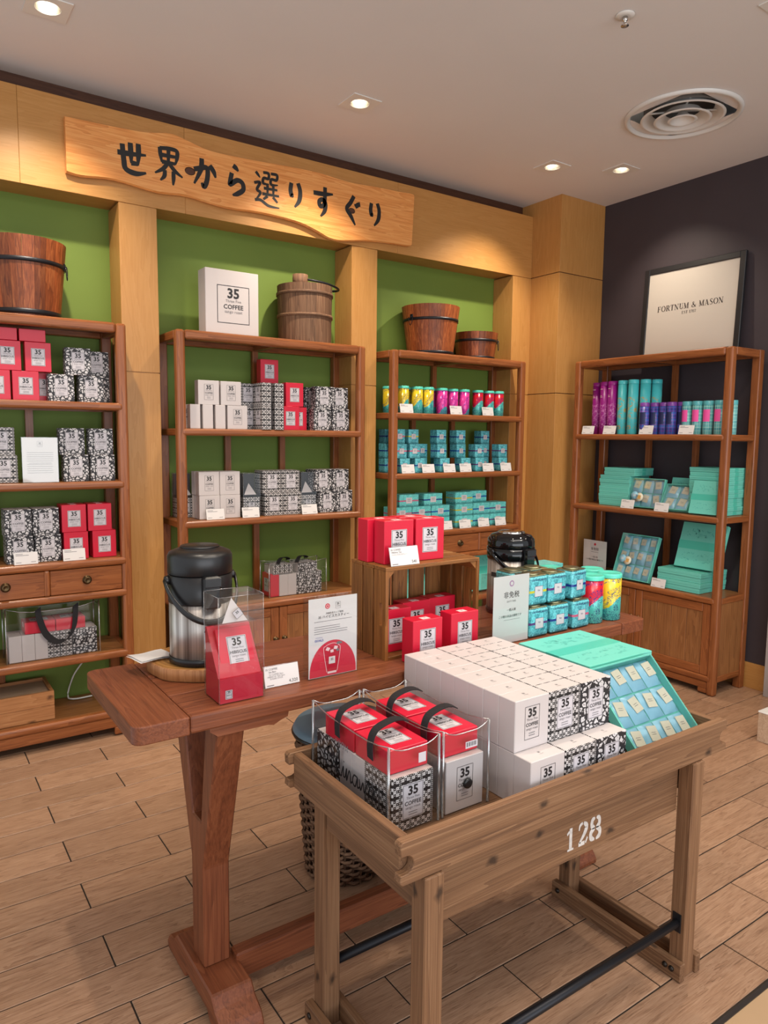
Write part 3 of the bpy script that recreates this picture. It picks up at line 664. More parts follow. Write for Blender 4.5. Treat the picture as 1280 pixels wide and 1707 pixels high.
# ================================================================ framed poster leaning on the dark-wall shelf unit
def serif(s):
    """wide-spaced serif capitals drawn with thick stems and hairlines; returns (verts, faces, width), cap height 1"""
    T, h = 0.17, 0.055; V = []; F = []; x = 0.0
    def add(vs, fs): 
        b = len(V); V.extend([(p[0] + x, p[1]) for p in vs]); F.extend([tuple(b + i for i in f) for f in fs])
    def bar(a, b_, wd): add(*stroke([a, b_], wd, False, None))
    def foot(cx, y, wd=0.34): bar((cx - wd / 2, y), (cx + wd / 2, y), h)
    def ring(cx, cy, rx, ry, thick, thin, a0=0, a1=360):
        P = []
        for k in range(25):
            a = math.radians(a0 + (a1 - a0) * k / 24); P.append((cx + rx * math.cos(a), cy + ry * math.sin(a), thin + (thick - thin) * abs(math.cos(a))))
        add(*stroke(P, 1.0, False, None))
    for ch in s:
        if ch == ' ': x += 0.42; continue
        if ch in 'FE':
            bar((0.2, 0), (0.2, 1), T); bar((0.04, 0.97), (0.68, 0.97), h); bar((0.66, 0.99), (0.66, 0.74), h); bar((0.2, 0.52), (0.52, 0.52), h); bar((0.52, 0.64), (0.52, 0.40), h); foot(0.2, 0.028)
            if ch == 'E': bar((0.04, 0.028), (0.70, 0.028), h); bar((0.69, 0.0), (0.69, 0.26), h)
            wd = 0.76
        elif ch == 'O': ring(0.42, 0.5, 0.35, 0.48, 0.17, 0.05); wd = 0.86
        elif ch == 'R':
            bar((0.2, 0), (0.2, 1), T); ring(0.38, 0.74, 0.22, 0.235, 0.16, 0.05, -90, 90); bar((0.04, 0.972), (0.40, 0.972), h); bar((0.2, 0.505), (0.40, 0.505), h); bar((0.44, 0.50), (0.68, 0.02), T); foot(0.2, 0.028); bar((0.62, 0.028), (0.82, 0.028), h); wd = 0.84
        elif ch == 'T': bar((0.36, 0), (0.36, 1), T); bar((0.02, 0.972), (0.70, 0.972), h); bar((0.035, 0.99), (0.035, 0.72), h); bar((0.685, 0.99), (0.685, 0.72), h); foot(0.36, 0.028); wd = 0.74
        elif ch == 'N': bar((0.14, 0), (0.14, 1), h); bar((0.12, 0.98), (0.70, 0.02), T); bar((0.72, 0), (0.72, 1), h); foot(0.14, 0.028, 0.26); foot(0.1, 0.972, 0.2); foot(0.72, 0.972, 0.26); wd = 0.88
        elif ch == 'U': bar((0.2, 0.3), (0.2, 1), T); ring(0.43, 0.3, 0.25, 0.28, 0.12, 0.05, 180, 360); bar((0.67, 0.3), (0.67, 1), h); foot(0.2, 0.972); foot(0.67, 0.972, 0.26); wd = 0.84
        elif ch == 'M': bar((0.14, 0), (0.14, 1), h); bar((0.14, 0.98), (0.45, 0.04), T); bar((0.45, 0.04), (0.76, 0.98), h); bar((0.80, 0), (0.80, 1), T); foot(0.14, 0.028, 0.26); foot(0.80, 0.028); foot(0.12, 0.972, 0.2); foot(0.84, 0.972, 0.24); wd = 1.0
        elif ch == 'A': bar((0.10, 0.02), (0.38, 0.98), h); bar((0.36, 0.98), (0.66, 0.02), T); bar((0.2, 0.33), (0.56, 0.33), h); foot(0.10, 0.028, 0.24); foot(0.66, 0.028); wd = 0.80
        elif ch == 'S': add(*stroke(crom([(0.56, 0.80, .05), (0.50, 0.95, .06), (0.30, 0.96, .07), (0.14, 0.78, .13), (0.28, 0.57, .17), (0.48, 0.42, .17), (0.56, 0.22, .13), (0.40, 0.04, .07), (0.20, 0.04, .06), (0.10, 0.22, .05)], 4), 1.0, False, None)); wd = 0.68
        elif ch == '&': add(*stroke(crom([(0.86, 0.50, .06), (0.66, 0.18, .06), (0.40, 0.03, .07), (0.14, 0.12, .13), (0.14, 0.34, .13), (0.38, 0.56, .06), (0.52, 0.80, .06), (0.40, 0.97, .05), (0.26, 0.82, .12), (0.40, 0.50, .16), (0.84, 0.04, .12)], 4), 1.0, False, None)); wd = 0.96
        elif ch == '1': bar((0.28, 0), (0.28, 1), T); foot(0.28, 0.028); bar((0.1, 0.86), (0.28, 0.98), h); wd = 0.5
        elif ch == '7': bar((0.06, 0.96), (0.58, 0.96), 0.08); bar((0.56, 0.96), (0.24, 0), 0.12); bar((0.07, 0.98), (0.07, 0.76), h); wd = 0.64
        elif ch == '0': ring(0.3, 0.5, 0.23, 0.47, 0.15, 0.05); wd = 0.62
        else: wd = 0.4
        x += wd + 0.07
    return V, F, x
def poster():
    t = thing('framed_sign', 'black framed cream sign leaning on top of the dark-wall shelf unit', 'sign', (4.16, 2.715, 2.008))
    W_, Hh, fw = 0.685, 0.588, 0.036
    # local: u along -Y, v up; leans back against the dark wall
    lean = math.atan2(0.030, Hh)
    M = Matrix.Translation((4.160, 3.062, 2.009)) @ Matrix.Rotation(-PI / 2, 4, 'Z') @ Matrix.Rotation(-lean, 4, 'X')
    def boxm(b, *a): b.box(*a[:6], a[6], 0.003, M)
    b = MB(); boxm(b, 0, fw, 0, 0.022, 0, Hh, 'framebl'); boxm(b, W_ - fw, W_, 0, 0.022, 0, Hh, 'framebl')
    boxm(b, fw, W_ - fw, 0.0005, 0.0215, 0, fw, 'framebl'); boxm(b, fw, W_ - fw, 0.0005, 0.0215, Hh - fw, Hh, 'framebl'); b.build('frame', t)
    q = MB().box(fw, W_ - fw, 0.008, 0.018, fw, Hh - fw, 'mat_cream', 0, M)
    o = M @ Vector((W_ / 2 - 0.004, 0.0072, 0.302)); xd = M.to_3x3() @ Vector((1, 0, 0)); zd = M.to_3x3() @ Vector((0, 0, 1))
    V, F, wd = serif('FORTNUM & MASON'); k = 0.455 / wd
    q.flat([((p[0] - wd / 2) * k, p[1] * k) for p in V], F, o, xd, zd, 'ink_brown')
    V, F, wd = serif('EST 1707'); k = 0.10 / wd
    q.flat([((p[0] - wd / 2) * k, p[1] * k - 0.032) for p in V], F, o, xd, zd, 'ink_brown')
    q.build('poster', t)

# ================================================================ antique shelf units
SW, SD, SH = 1.115, 0.33, 2.005
def shelf_unit(kind):
    r = thing('shelf_unit', 'x', 'shelf')
    lv = (1.632, 1.262, 0.892, 0.432, 0.135) if kind == 'A' else (1.517, 1.046, 0.576)
    px, py = 0.048, 0.046
    for x in (0, SW - px):
        MB().box(x, x + px, 0, py, 0, SH, 'shelfZ').build('post', r, bevel=0.013, seg=3)
        MB().box(x, x + px, SD - py, SD, 0, SH, 'shelfZ').build('post', r, bevel=0.004, seg=1)
    MB().box(px - 0.002, SW - px + 0.002, -0.001, py - 0.002, SH - 0.047, SH + 0.001, 'shelfX').build('top_rail', r, bevel=0.013, seg=3)
    MB().box(px, SW - px, SD - py + 0.004, SD - 0.004, SH - 0.045, SH - 0.002, 'shelfX').build('top_rail', r, bevel=0.004, seg=1)
    for x in (0.003, SW - px + 0.005): MB().box(x, x + px - 0.008, py, SD - py, SH - 0.045, SH - 0.001, 'shelfY').build('top_side_rail', r, bevel=0.005, seg=1)
    MB().box(px - 0.006, SW - px + 0.006, py - 0.006, SD - py + 0.006, SH - 0.020, SH - 0.004, 'shelfX').build('top_board', r)
    MB().box(SW * 0.5 - 0.02, SW * 0.5 + 0.02, py, SD - py, SH - 0.044, SH - 0.021, 'shelfY').build('cross_bar', r)
    for i, z in enumerate(lv):
        s = MB().box(px * 0.6, SW - px * 0.6, 0.032, SD - 0.01, z - 0.018, z - 0.001, 'boardX').build('shelf_board', r)
        MB().box(px * 0.5, SW - px * 0.5, -0.003, 0.034, z - 0.036, z, 'shelfX').build('shelf_edge', r, bevel=0.012, seg=3)
        MB().box(px, SW - px, SD - 0.03, SD - 0.006, z - 0.036, z - 0.018, 'shelfX').build('back_rail', r)
        for x in (0.006, SW - px + 0.008): MB().box(x, x + px - 0.014, py, SD - py, z - 0.036, z - 0.0005, 'shelfY').build('side_rail', r, bevel=0.004, seg=1)
    zs = (SH - 0.045,) + lv
    for i, nx in enumerate((1, 2, 1) if kind == 'B' else (1, 2, 1, 0, 1)):
        for k in range(nx):
            x = px + (SW - 2 * px) * (k + 1) / (nx + 1)
            if nx and (i + 1) < len(zs): MB().box(x - 0.017, x + 0.017, SD - 0.03, SD - 0.006, zs[i + 1] - 0.001, zs[i] - (0.036 if i else 0), 'shelfZ').build('back_stile', r)
    if kind == 'A':
        MB().box(px * 0.5, SW - px * 0.5, -0.003, 0.034, 0.700, 0.735, 'shelfX').build('drawer_rail', r, bevel=0.012, seg=3)
        MB().box(px * 0.6, SW - px * 0.6, 0.034, SD - 0.01, 0.704, 0.722, 'boardX').build('dust_board', r)
        for x in (0.372, 0.718): MB().box(x, x + 0.026, 0.001, 0.03, 0.735, 0.857, 'shelfZ').build('divider', r, bevel=0.008, seg=2)
        for x in (0.05, 0.4, 0.745):
            d = MB().box(x, x + 0.3205, 0.008, 0.026, 0.738, 0.853, 'shelfX', 0.002).box(x + 0.004, x + 0.3165, 0.026, SD - 0.06, 0.74, 0.84, 'boardX').build('drawer', r)
            cx = x + 0.160
            M = Matrix.Translation((cx, 0.008, 0.797)) @ Matrix.Rotation(PI / 2, 4, 'X')
            MB().lathe([(0.021, 0.0), (0.021, 0.004), (0.014, 0.006), (0.014, 0.010), (0.017, 0.013), (0.015, 0.019), (0.009, 0.016), (0.0, 0.014)], 'brass', (0, 0, 0), 20, True, False, False, M=M).build('ring_pull', d)
        for x in (0.02, SW - px + 0.01): MB().box(x - 0.006, x + 0.016, py, SD - py, 0.737, 0.856, 'shelfY').build('drawer_side', r)
        MB().box(px, SW - px, 0.006, 0.03, 0.045, 0.099, 'shelfX').build('apron', r, bevel=0.004, seg=1)
        zb = 0.045
    else:
        for x, w_ in ((0.048, 0.5085), (0.5585, 0.5085)):
            d = MB()
            for a, b_, z0, z1 in ((x, x + 0.05, 0.115, 0.537), (x + w_ - 0.05, x + w_, 0.115, 0.537)): d.box(a + 0.0008, b_ - 0.0008, 0.008, 0.028, z0, z1, 'shelfZ', 0.003)
            for z0, z1 in ((0.115, 0.165), (0.487, 0.537)): d.box(x + 0.05, x + w_ - 0.05, 0.0085, 0.0275, z0, z1, 'shelfX', 0.003)
            d = d.build('door', r)
            for k in range(4):
                a = x + 0.05 + k * (w_ - 0.1) / 4; MB().box(a + 0.0007, a + (w_ - 0.1) / 4 - 0.0007, 0.014, 0.024, 0.165, 0.487, 'boardZ', 0.0012).build('panel', d)
            kx = x + (w_ - 0.026 if x < 0.3 else 0.026)
            MB().lathe([(0.012, 0), (0.012, 0.003), (0.006, 0.005), (0.006, 0.012), (0.013, 0.018), (0.011, 0.024), (0.0, 0.026)], 'brass', (0, 0, 0), 16, True, False, False, M=Matrix.Translation((kx, 0.008, 0.36)) @ Matrix.Rotation(PI / 2, 4, 'X')).build('knob', d)
        for x in (0.010, SW - 0.026):
            MB().box(x, x + 0.016, py, SD - py, 0.11, 0.54, 'boardZ').build('side_panel', r)
            MB().box(x - 0.003, x + 0.019, py, SD - py, 0.075, 0.112, 'shelfY').build('side_rail', r, bevel=0.004, seg=1)
        MB().box(px, SW - px, SD - 0.02, SD - 0.008, 0.08, 0.54, 'boardZ').build('back_panel', r)
        MB().box(px, SW - px, 0.03, SD - 0.02, 0.085, 0.1, 'boardX').build('bottom_board', r)
        MB().box(px * 0.5, SW - px * 0.5, -0.002, 0.034, 0.077, 0.114, 'shelfX').build('bottom_rail', r, bevel=0.012, seg=3)
        MB().box(px, SW - px, 0.006, 0.028, 0.036, 0.077, 'shelfX').build('apron', r, bevel=0.004, seg=1)
        zb = 0.036
    for x0, x1 in ((px, px + 0.055), (SW - px - 0.055, SW - px)):
        MB().box(x0, x1, 0.006, 0.028, 0.008, zb + 0.001, 'shelfX').build('corner_bracket', r, bevel=0.004, seg=1)
    return Proto(r)
def shelves():
    a = shelf_unit('A'); b = shelf_unit('B'); G = 'antique wooden shelf units'
    a.put((-0.162, 3.548, 0), 0, 'reddish wood shelf unit at far left with drawers under the big bucket', G)
    b.put((1.190, 3.548, 0), 0, 'reddish wood shelf unit under the keg, with cupboard doors below', G)
    a.put((2.495, 3.548, 0), 0, 'reddish wood shelf unit with drawers under the pair of buckets', G)
    b.put((3.864, 3.348, 0), -PI / 2, 'reddish wood shelf unit against the dark wall with cupboard below', G)
# ================================================================ long rustic counter table
def table():
    t = thing('counter_table', 'long rustic red-brown trestle table in the middle of the shop', 'table', (1.34, 1.82, 0))
    x0, x1, y0, y1, z0, z1 = 0.417, 2.268, 1.583, 2.060, 0.787, 0.830
    ys = [y0, 1.745, 1.905, y1]
    for k in range(3): MB().box(0.548, 2.13, ys[k] + 0.0006, ys[k + 1] - 0.0006, z0, z1, 'tablX').build('top_plank', t, bevel=0.006, seg=2)
    def end(xa, xb, s):
        P = []; rr = 0.026
        xo, xi = (xa, xb) if s < 0 else (xb, xa)
        for k in range(7):
            a = k / 6 * PI / 2; P.append((xo - s * rr * (1 - math.sin(a)) , y0 + rr * (1 - math.cos(a)) if True else 0))
        P = [(xi, y0)] + [(xo - s * rr * (1 - math.sin(a)), y0 + rr * (1 - math.cos(a))) for a in [k / 6 * PI / 2 for k in range(7)]]
        P += [(xo - s * rr * (1 - math.cos(a)), y1 - rr * (1 - math.sin(a))) for a in [k / 6 * PI / 2 for k in range(7)]] + [(xi, y1)]
        MB().prism(P, 'z', z0 - 0.001, z1 + 0.0005, 'tablY').build('breadboard_end', t, bevel=0.005, seg=2)
    end(x0, 0.547, -1); end(2.131, x1, 1)
    for px0, px1 in ((0.618, 0.690), (1.893, 1.965)):
        foot = [(1.535, 0.0), (1.625, 0.0), (1.645, 0.022), (1.795, 0.022), (1.812, 0.0), (1.955, 0.0), (1.962, 0.02), (1.945, 0.045), (1.905, 0.055), (1.882, 0.082), (1.612, 0.082), (1.592, 0.058), (1.552, 0.040), (1.536, 0.018)]
        MB().prism(foot, 'x', px0 - 0.020, px1 + 0.018, 'tablY').build('foot', t, bevel=0.004, seg=1)
        post = [(1.711, 0.082), (1.711, 0.36), (1.600, 0.762), (1.678, 0.762), (1.722, 0.485), (1.782, 0.485), (1.848, 0.762), (1.926, 0.762), (1.797, 0.36), (1.797, 0.082)]
        MB().prism(post, 'x', px0, px1, 'tablZ').build('forked_post', t, bevel=0.004, seg=1)
        xa, xb = (px0 - 0.02, px1 + 0.115)
        cl = [(xa, 0.786), (xa, 0.778), (xa + 0.02, 0.763), (xb - 0.055, 0.763), (xb - 0.04, 0.759), (xb - 0.02, 0.768), (xb, 0.774), (xb + 0.002, 0.786)]
        MB().prism(cl, 'y', 1.592, 1.93, 'tablX').build('bracket', t)
    MB().box(0.70, 1.88, 1.690, 1.735, 0.024, 0.100, 'tablX').build('stretcher', t, bevel=0.005, seg=1)
# ================================================================ tray cart stencilled 128
def bite_board(x0, x1, z0, z1, r, dx):
    """board outline with a round bite cut in both ends"""
    zc = (z0 + z1) / 2 - 0.004; P = [(x0 + 0.006, z0), (x1 - 0.006, z0), (x1, z0 + 0.006)]
    P += [(x1 - 0.002, zc - r)] + [(x1 - dx - r * math.cos(a), zc - r * math.sin(a)) for a in [PI / 2 - k / 8 * PI for k in range(9)]] + [(x1 - 0.002, zc + r)]
    P += [(x1, z1 - 0.006), (x1 - 0.006, z1), (x0 + 0.006, z1), (x0, z1 - 0.006)]
    P += [(x0 + 0.002, zc + r)] + [(x0 + dx + r * math.cos(a), zc + r * math.sin(a)) for a in [PI / 2 - k / 8 * PI for k in range(9)]] + [(x0 + 0.002, zc - r)]
    P += [(x0, z0 + 0.006)]; return P
def cart():
    t = thing('display_cart', 'weathered wooden tray cart stencilled 128 standing in front of the long table', 'cart', (1.32, 1.27, 0))
    for lx in (0.825, 1.735):
        for ly in (1.042, 1.446):
            MB().box(lx, lx + 0.05, ly, ly + 0.046, 0.0, 0.620, 'cartwZ').build('leg', t, bevel=0.003, seg=1)
        for rx in (lx - 0.0225, lx + 0.0505):
            MB().box(rx, rx + 0.022, 1.035, 1.500, 0.0, 0.052, 'cartwY').build('foot_rail', t, bevel=0.002, seg=1)
            for y in (1.062, 1.082, 1.474):
                b = MB(); xx = rx - 0.004 if rx < lx else rx + 0.026
                MB().lathe([(0.008, 0), (0.0075, 0.004), (0.0, 0.006)], 'bolt', (0, 0, 0), 10, M=Matrix.Translation((rx - 0.0001 if rx < lx else rx + 0.0221, y, 0.03)) @ Matrix.Rotation(-PI / 2 if rx < lx else PI / 2, 4, 'Y')).build('bolt', t)
        MB().box(lx + 0.008, lx + 0.030, 1.090, 1.444, 0.530, 0.618, 'cartwY').build('side_apron', t, bevel=0.002, seg=1)
    for y in (1.086, 1.425): MB().box(0.878, 1.732, y, y + 0.018, 0.474, 0.618, 'cartwX').build('apron', t, bevel=0.002, seg=1)
    for y in (1.067, 1.468):
        MB().tube([(0.874, y, 0.154), (1.736, y, 0.154)], 0.0115, 'iron', 12).build('iron_bar', t)
        for x in (0.8745, 1.7315): MB().box(x, x + 0.004, y - 0.013, y + 0.013, 0.128, 0.182, 'iron', 0.001).build('bar_plate', t)
    for y in (1.048, 1.518):
        MB().prism(bite_board(0.768, 1.896, 0.621, 0.710, 0.019, 0.014), 'y', y, y + 0.022, 'cartwX').build('tray_long_side', t, bevel=0.0015, seg=1)
    for x in (0.782, 1.858):
        MB().box(x, x + 0.022, 1.0705, 1.5175, 0.621, 0.708, 'cartwY').build('tray_end', t, bevel=0.002, seg=1)
    for k in range(4): MB().box(0.8045, 1.8575, 1.0705 + k * 0.1117, 1.0705 + (k + 1) * 0.1117 - 0.001, 0.621, 0.634, 'cartwX').build('tray_plank', t)
    # stencil 128 on the front apron
    g = MB(); o = (1.285, 1.0855, 0.500)
    def st(pts, w_, dx, sm=True): 
        vs, fs = stroke(pts, w_, sm, None); g.flat([(p[0] * 0.038 + dx, p[1] * 0.058) for p in vs], fs, o, (1, 0, 0), (0, 0, 1), 'stencil')
    st([(0.42, 0.08), (0.42, 0.98)], 0.26, 0, False); st([(0.14, 0.04), (0.70, 0.04)], 0.09, 0, False); st([(0.08, 0.74), (0.28, 0.86)], 0.12, 0, False)
    st([(0.10, 0.70, .3), (0.16, 0.90, .5), (0.42, 0.98, .4)], 0.3, 0.042); st([(0.52, 0.98, .4), (0.80, 0.78, 1), (0.60, 0.48, .8), (0.16, 0.14, .4)], 0.3, 0.042); st([(0.08, 0.08), (0.66, 0.08)], 0.18, 0.042, False); st([(0.74, 0.05), (0.92, 0.28)], 0.12, 0.042, False)
    for sg in (0, 1):
        f = (lambda x: x) if sg == 0 else (lambda x: 1.06 - x)
        st([(f(0.46), 0.98, .35), (f(0.20), 0.90, .9), (f(0.18), 0.66, 1), (f(0.46), 0.55, .4)], 0.28, 0.086); st([(f(0.46), 0.50, .4), (f(0.12), 0.38, 1), (f(0.12), 0.14, 1), (f(0.46), 0.02, .35)], 0.28, 0.086)
    g.build('stencil_number', t)
# ================================================================ wicker basket below the table
def basket():
    c = (1.235, 2.02); t = thing('wicker_basket', 'tall brown wicker basket with blue-grey lid below the long table', 'basket', (c[0], c[1], 0))
    h = 0.49; rad = lambda z: 0.128 + 0.036 * z / h; nst = 30
    for k in range(nst):
        a = 2 * PI * k / nst
        MB().tube([(c[0] + rad(z) * math.cos(a), c[1] + rad(z) * math.sin(a), z) for z in (0.004, 0.25, h)], 0.004, 'oldZ', 5).build('stake', t)
    b = MB(); n = nst * 2; rows = 30
    for i in range(rows):
        z = 0.012 + i * (h - 0.02) / rows
        b.tube([(c[0] + (rad(z) + 0.0055 * (1 if (k // 2 + i) % 2 else -1)) * math.cos(2 * PI * k / n), c[1] + (rad(z) + 0.0055 * (1 if (k // 2 + i) % 2 else -1)) * math.sin(2 * PI * k / n), z) for k in range(n)], (0.0035, 0.0072), 'oldX', 4, True)
    o = b.build('weave', t); o['kind'] = 'stuff'
    MB().lathe([(0.100, 0.0), (0.118, 0.012), (0.118, 0.014), (0.150, h - 0.02)], 'dkbrownX', (c[0], c[1], 0), 28).build('liner', t)
    MB().lathe([(0.172, h), (0.176, h + 0.012), (0.166, h + 0.03), (0.12, h + 0.036), (0.0, h + 0.037)], 'bluelid', (c[0], c[1], 0), 36).build('lid', t)
    MB().tube([(c[0] + 0.172 * math.cos(2 * PI * k / 36), c[1] + 0.172 * math.sin(2 * PI * k / 36), h + 0.004) for k in range(36)], 0.008, 'blackpl', 6, True).build('rim', t)
# ================================================================ wooden slat crate lying on its side on the table
def slat_crate():
    x0, x1, y0, y1, z0, z1 = 1.168, 1.530, 1.684, 1.872, 0.8302, 1.107
    t = thing('slat_crate', 'brown slatted wooden crate on its side on the table holding red boxes', 'crate', ((x0 + x1) / 2, (y0 + y1) / 2, z0))
    th = 0.011
    for xa, xb in ((x0, x0 + th), (x1 - th, x1)):
        for k, (ya, yb) in enumerate(((y0, 1.744), (1.754, 1.804), (1.812, y1))):
            if k == 0:   # front slat with a hand slot
                yc = (ya + yb) / 2 - 0.005; w2 = 0.008; zm, hh = z0 + 0.135, 0.034
                b = MB().box(xa, xb, ya, yc - w2, z0, z1 - th, 'crateZ').box(xa, xb, yc + w2, yb, z0, z1 - th, 'crateZ')
                b.box(xa, xb, yc - w2, yc + w2, z0, zm - hh, 'crateZ').box(xa, xb, yc - w2, yc + w2, zm + hh, z1 - th, 'crateZ')
                b.build('slat', t)
            else: MB().box(xa, xb, ya, yb, z0, z1 - th, 'crateZ', 0.001).build('slat', t)
    for k in range(5):
        xa = x0 + th + k * 0.0685; MB().box(xa + 0.004, xa + 0.0615, y1 - th, y1, z0 + th, z1 - th - 0.001, 'crateZ', 0.001).build('slat', t)
    for k, (ya, yb) in enumerate(((y0, 1.744), (1.750, 1.806), (1.812, y1))):
        MB().box(x0, x1, ya, yb, z1 - th, z1, 'crateX', 0.001).build('slat', t)
        MB().box(x0 + th, x1 - th, ya + 0.001, yb, z0, z0 + 0.009, 'crateX', 0.001).build('slat', t)
    for xx, s in ((x0 + th, 1), (x1 - th, -1)):
        for zz, q in ((z1 - th, -1),):
            MB().prism([(xx, zz), (xx + s * 0.026, zz), (xx, zz + q * 0.026)], 'y', y0 + 0.004, y0 + 0.16, 'crateY').build('corner_block', t)
# ================================================================ buckets and keg on top of the shelf units
def bucket(name, label, cat, c, rb, rt, h, ns, m, hoops, lid=False, hoopm='iron', hr=0.004):
    t = thing(name, label, cat, c)
    rad = lambda z: rb + (rt - rb) * z / h
    th = 0.013; me = None
    seg = 2 * PI / ns
    b = MB(); g = 0.006
    vs = []; 
    for z in (0.0, h):
        for rr in (rad(z), rad(z) - th):
            for a in (-seg / 2 + g * seg, 0, seg / 2 - g * seg): vs.append((rr * math.cos(a), rr * math.sin(a), z))
    # index: z*6 + r*3 + a
    I = lambda z, r, a: z * 6 + r * 3 + a
    fs = []
    for a in (0, 1):
        fs += [(I(0, 0, a), I(0, 0, a + 1), I(1, 0, a + 1), I(1, 0, a)), (I(0, 1, a), I(1, 1, a), I(1, 1, a + 1), I(0, 1, a + 1)), (I(1, 0, a), I(1, 0, a + 1), I(1, 1, a + 1), I(1, 1, a)), (I(0, 0, a), I(0, 1, a), I(0, 1, a + 1), I(0, 0, a + 1))]
    fs += [(I(0, 0, 0), I(1, 0, 0), I(1, 1, 0), I(0, 1, 0)), (I(0, 0, 2), I(0, 1, 2), I(1, 1, 2), I(1, 0, 2))]
    b.add(vs, fs, m); me = b.mesh('stave')
    for k in range(ns):
        o = bpy.data.objects.new('stave', me); COL.objects.link(o); o.parent = t; o.rotation_euler = (0, 0, k * seg + 0.13)
    MB().lathe([(rad(0.012) - th, 0.010), (rad(0.025) - th, 0.022)], m, (0, 0, 0), 24).build('bottom', t, False)
    for z, w_ in hoops:
        MB().lathe([(rad(z) + 0.0005, z), (rad(z) + hr, z), (rad(z + w_) + hr, z + w_), (rad(z + w_) + 0.0005, z + w_)], hoopm, (0, 0, 0), 40).build('hoop', t, False)
    return t
def buckets():
    zt = SH + 0.002
    def ear(t, r, z, a, drop=0.03):
        cx, cy = math.cos(a), math.sin(a); M = Matrix.Rotation(a, 4, 'Z') @ Matrix.Translation((r, 0, z))
        MB().box(0.0, 0.005, -0.012, 0.012, -0.016, 0.020, 'iron', 0.002, M).box(0.004, 0.012, -0.006, 0.006, -0.004, 0.008, 'iron', 0.002, M).build('handle_lug', t, False)
        P = [M @ Vector((0.010 + 0.002 * math.sin(u), 0.016 * math.cos(u), -drop * math.sin(u) + 0.002)) for u in [k / 10 * PI for k in range(11)]]
        MB().tube(P, 0.0022, 'iron', 6).build('bail', t, False)
    t = bucket('wooden_bucket', 'largest dark stave bucket with black iron hoops, on the far left shelf unit', 'bucket', (0.545, 3.715, zt), 0.150, 0.184, 0.335, 22, 'staveZ', [(0.004, 0.022), (0.225, 0.018)])
    ear(t, 0.176, 0.235, math.radians(-22), 0.055)
    t = bucket('wooden_bucket', 'taller dark stave bucket of the pair above the third shelf unit', 'bucket', (2.905, 3.715, zt), 0.146, 0.186, 0.300, 22, 'staveZ', [(0.003, 0.016), (0.205, 0.016)])
    ear(t, 0.176, 0.222, math.radians(-170), 0.05)
    t = bucket('wooden_bucket', 'small low stave bucket beside the taller one above the third shelf unit', 'bucket', (3.305, 3.73, zt), 0.125, 0.150, 0.175, 18, 'staveZ', [(0.003, 0.014), (0.112, 0.016)])
    ear(t, 0.145, 0.125, math.radians(-30), 0.06)
    t = bucket('wooden_keg', 'old weathered lidded keg with round spout, on top of the middle shelf unit', 'keg', (1.995, 3.715, zt), 0.150, 0.156, 0.318, 16, 'oldZ', [(0.262, 0.016), (0.140, 0.016)], hoopm='oldX', hr=0.006)
    MB().lathe([(0.143, 0.296), (0.143, 0.306), (0.0, 0.306)], 'oldX', (0, 0, 0), 32).build('lid', t, False)
    MB().lathe([(0.044, 0.306), (0.043, 0.376), (0.031, 0.376), (0.031, 0.33), (0.0, 0.33)], 'oldZ', (-0.045, -0.03, 0), 20).build('spout', t, False)
    P = [(0.085 + 0.125 * math.cos(a), -0.01 + 0.075 * math.sin(a), 0.338 - 0.016 * math.cos(a)) for a in [k / 24 * 2 * PI for k in range(24)]]
    MB().tube(P, 0.0065, 'iron', 8, True).build('handle_ring', t, False)
    # pine box and cable under the left unit
    c = thing('pine_box', 'low pine wooden box with grey lid on the base of the far left unit', 'box', (0.40, 3.70, 0.1352))
    x0, x1, y0, y1, z0, z1 = 0.205, 0.588, 3.598, 3.842, 0.1355, 0.272
    MB().box(x0, x1, y0, y0 + 0.014, z0, (z0 + z1) / 2 - 0.001, 'pineX', 0.001).build('front_board', c); MB().box(x0, x1, y0, y0 + 0.014, (z0 + z1) / 2, z1, 'pineX', 0.001).build('front_board', c)
    MB().box(x0, x1, y1 - 0.014, y1, z0, z1, 'pineX').build('back_board', c)
    for x in (x0, x1 - 0.014): MB().box(x + 0.0003, x + 0.0137, y0 + 0.0142, y1 - 0.0142, z0, z1, 'pineY').build('side_board', c)
    MB().box(x0 + 0.015, x1 - 0.015, y0 + 0.015, y1 - 0.015, z1 - 0.022, z1 - 0.014, 'paleX').build('lid', c)
    P = crom([(0.79, 3.838, 0.392), (0.775, 3.838, 0.33), (0.72, 3.838, 0.25), (0.69, 3.835, 0.155), (0.71, 3.80, 0.143), (0.80, 3.80, 0.142)], 6)
    o = MB().tube(P, 0.004, 'cord', 8).build('power_cable'); tag(o, 'white power cable hanging below the lowest shelf of the far left unit', 'cable')

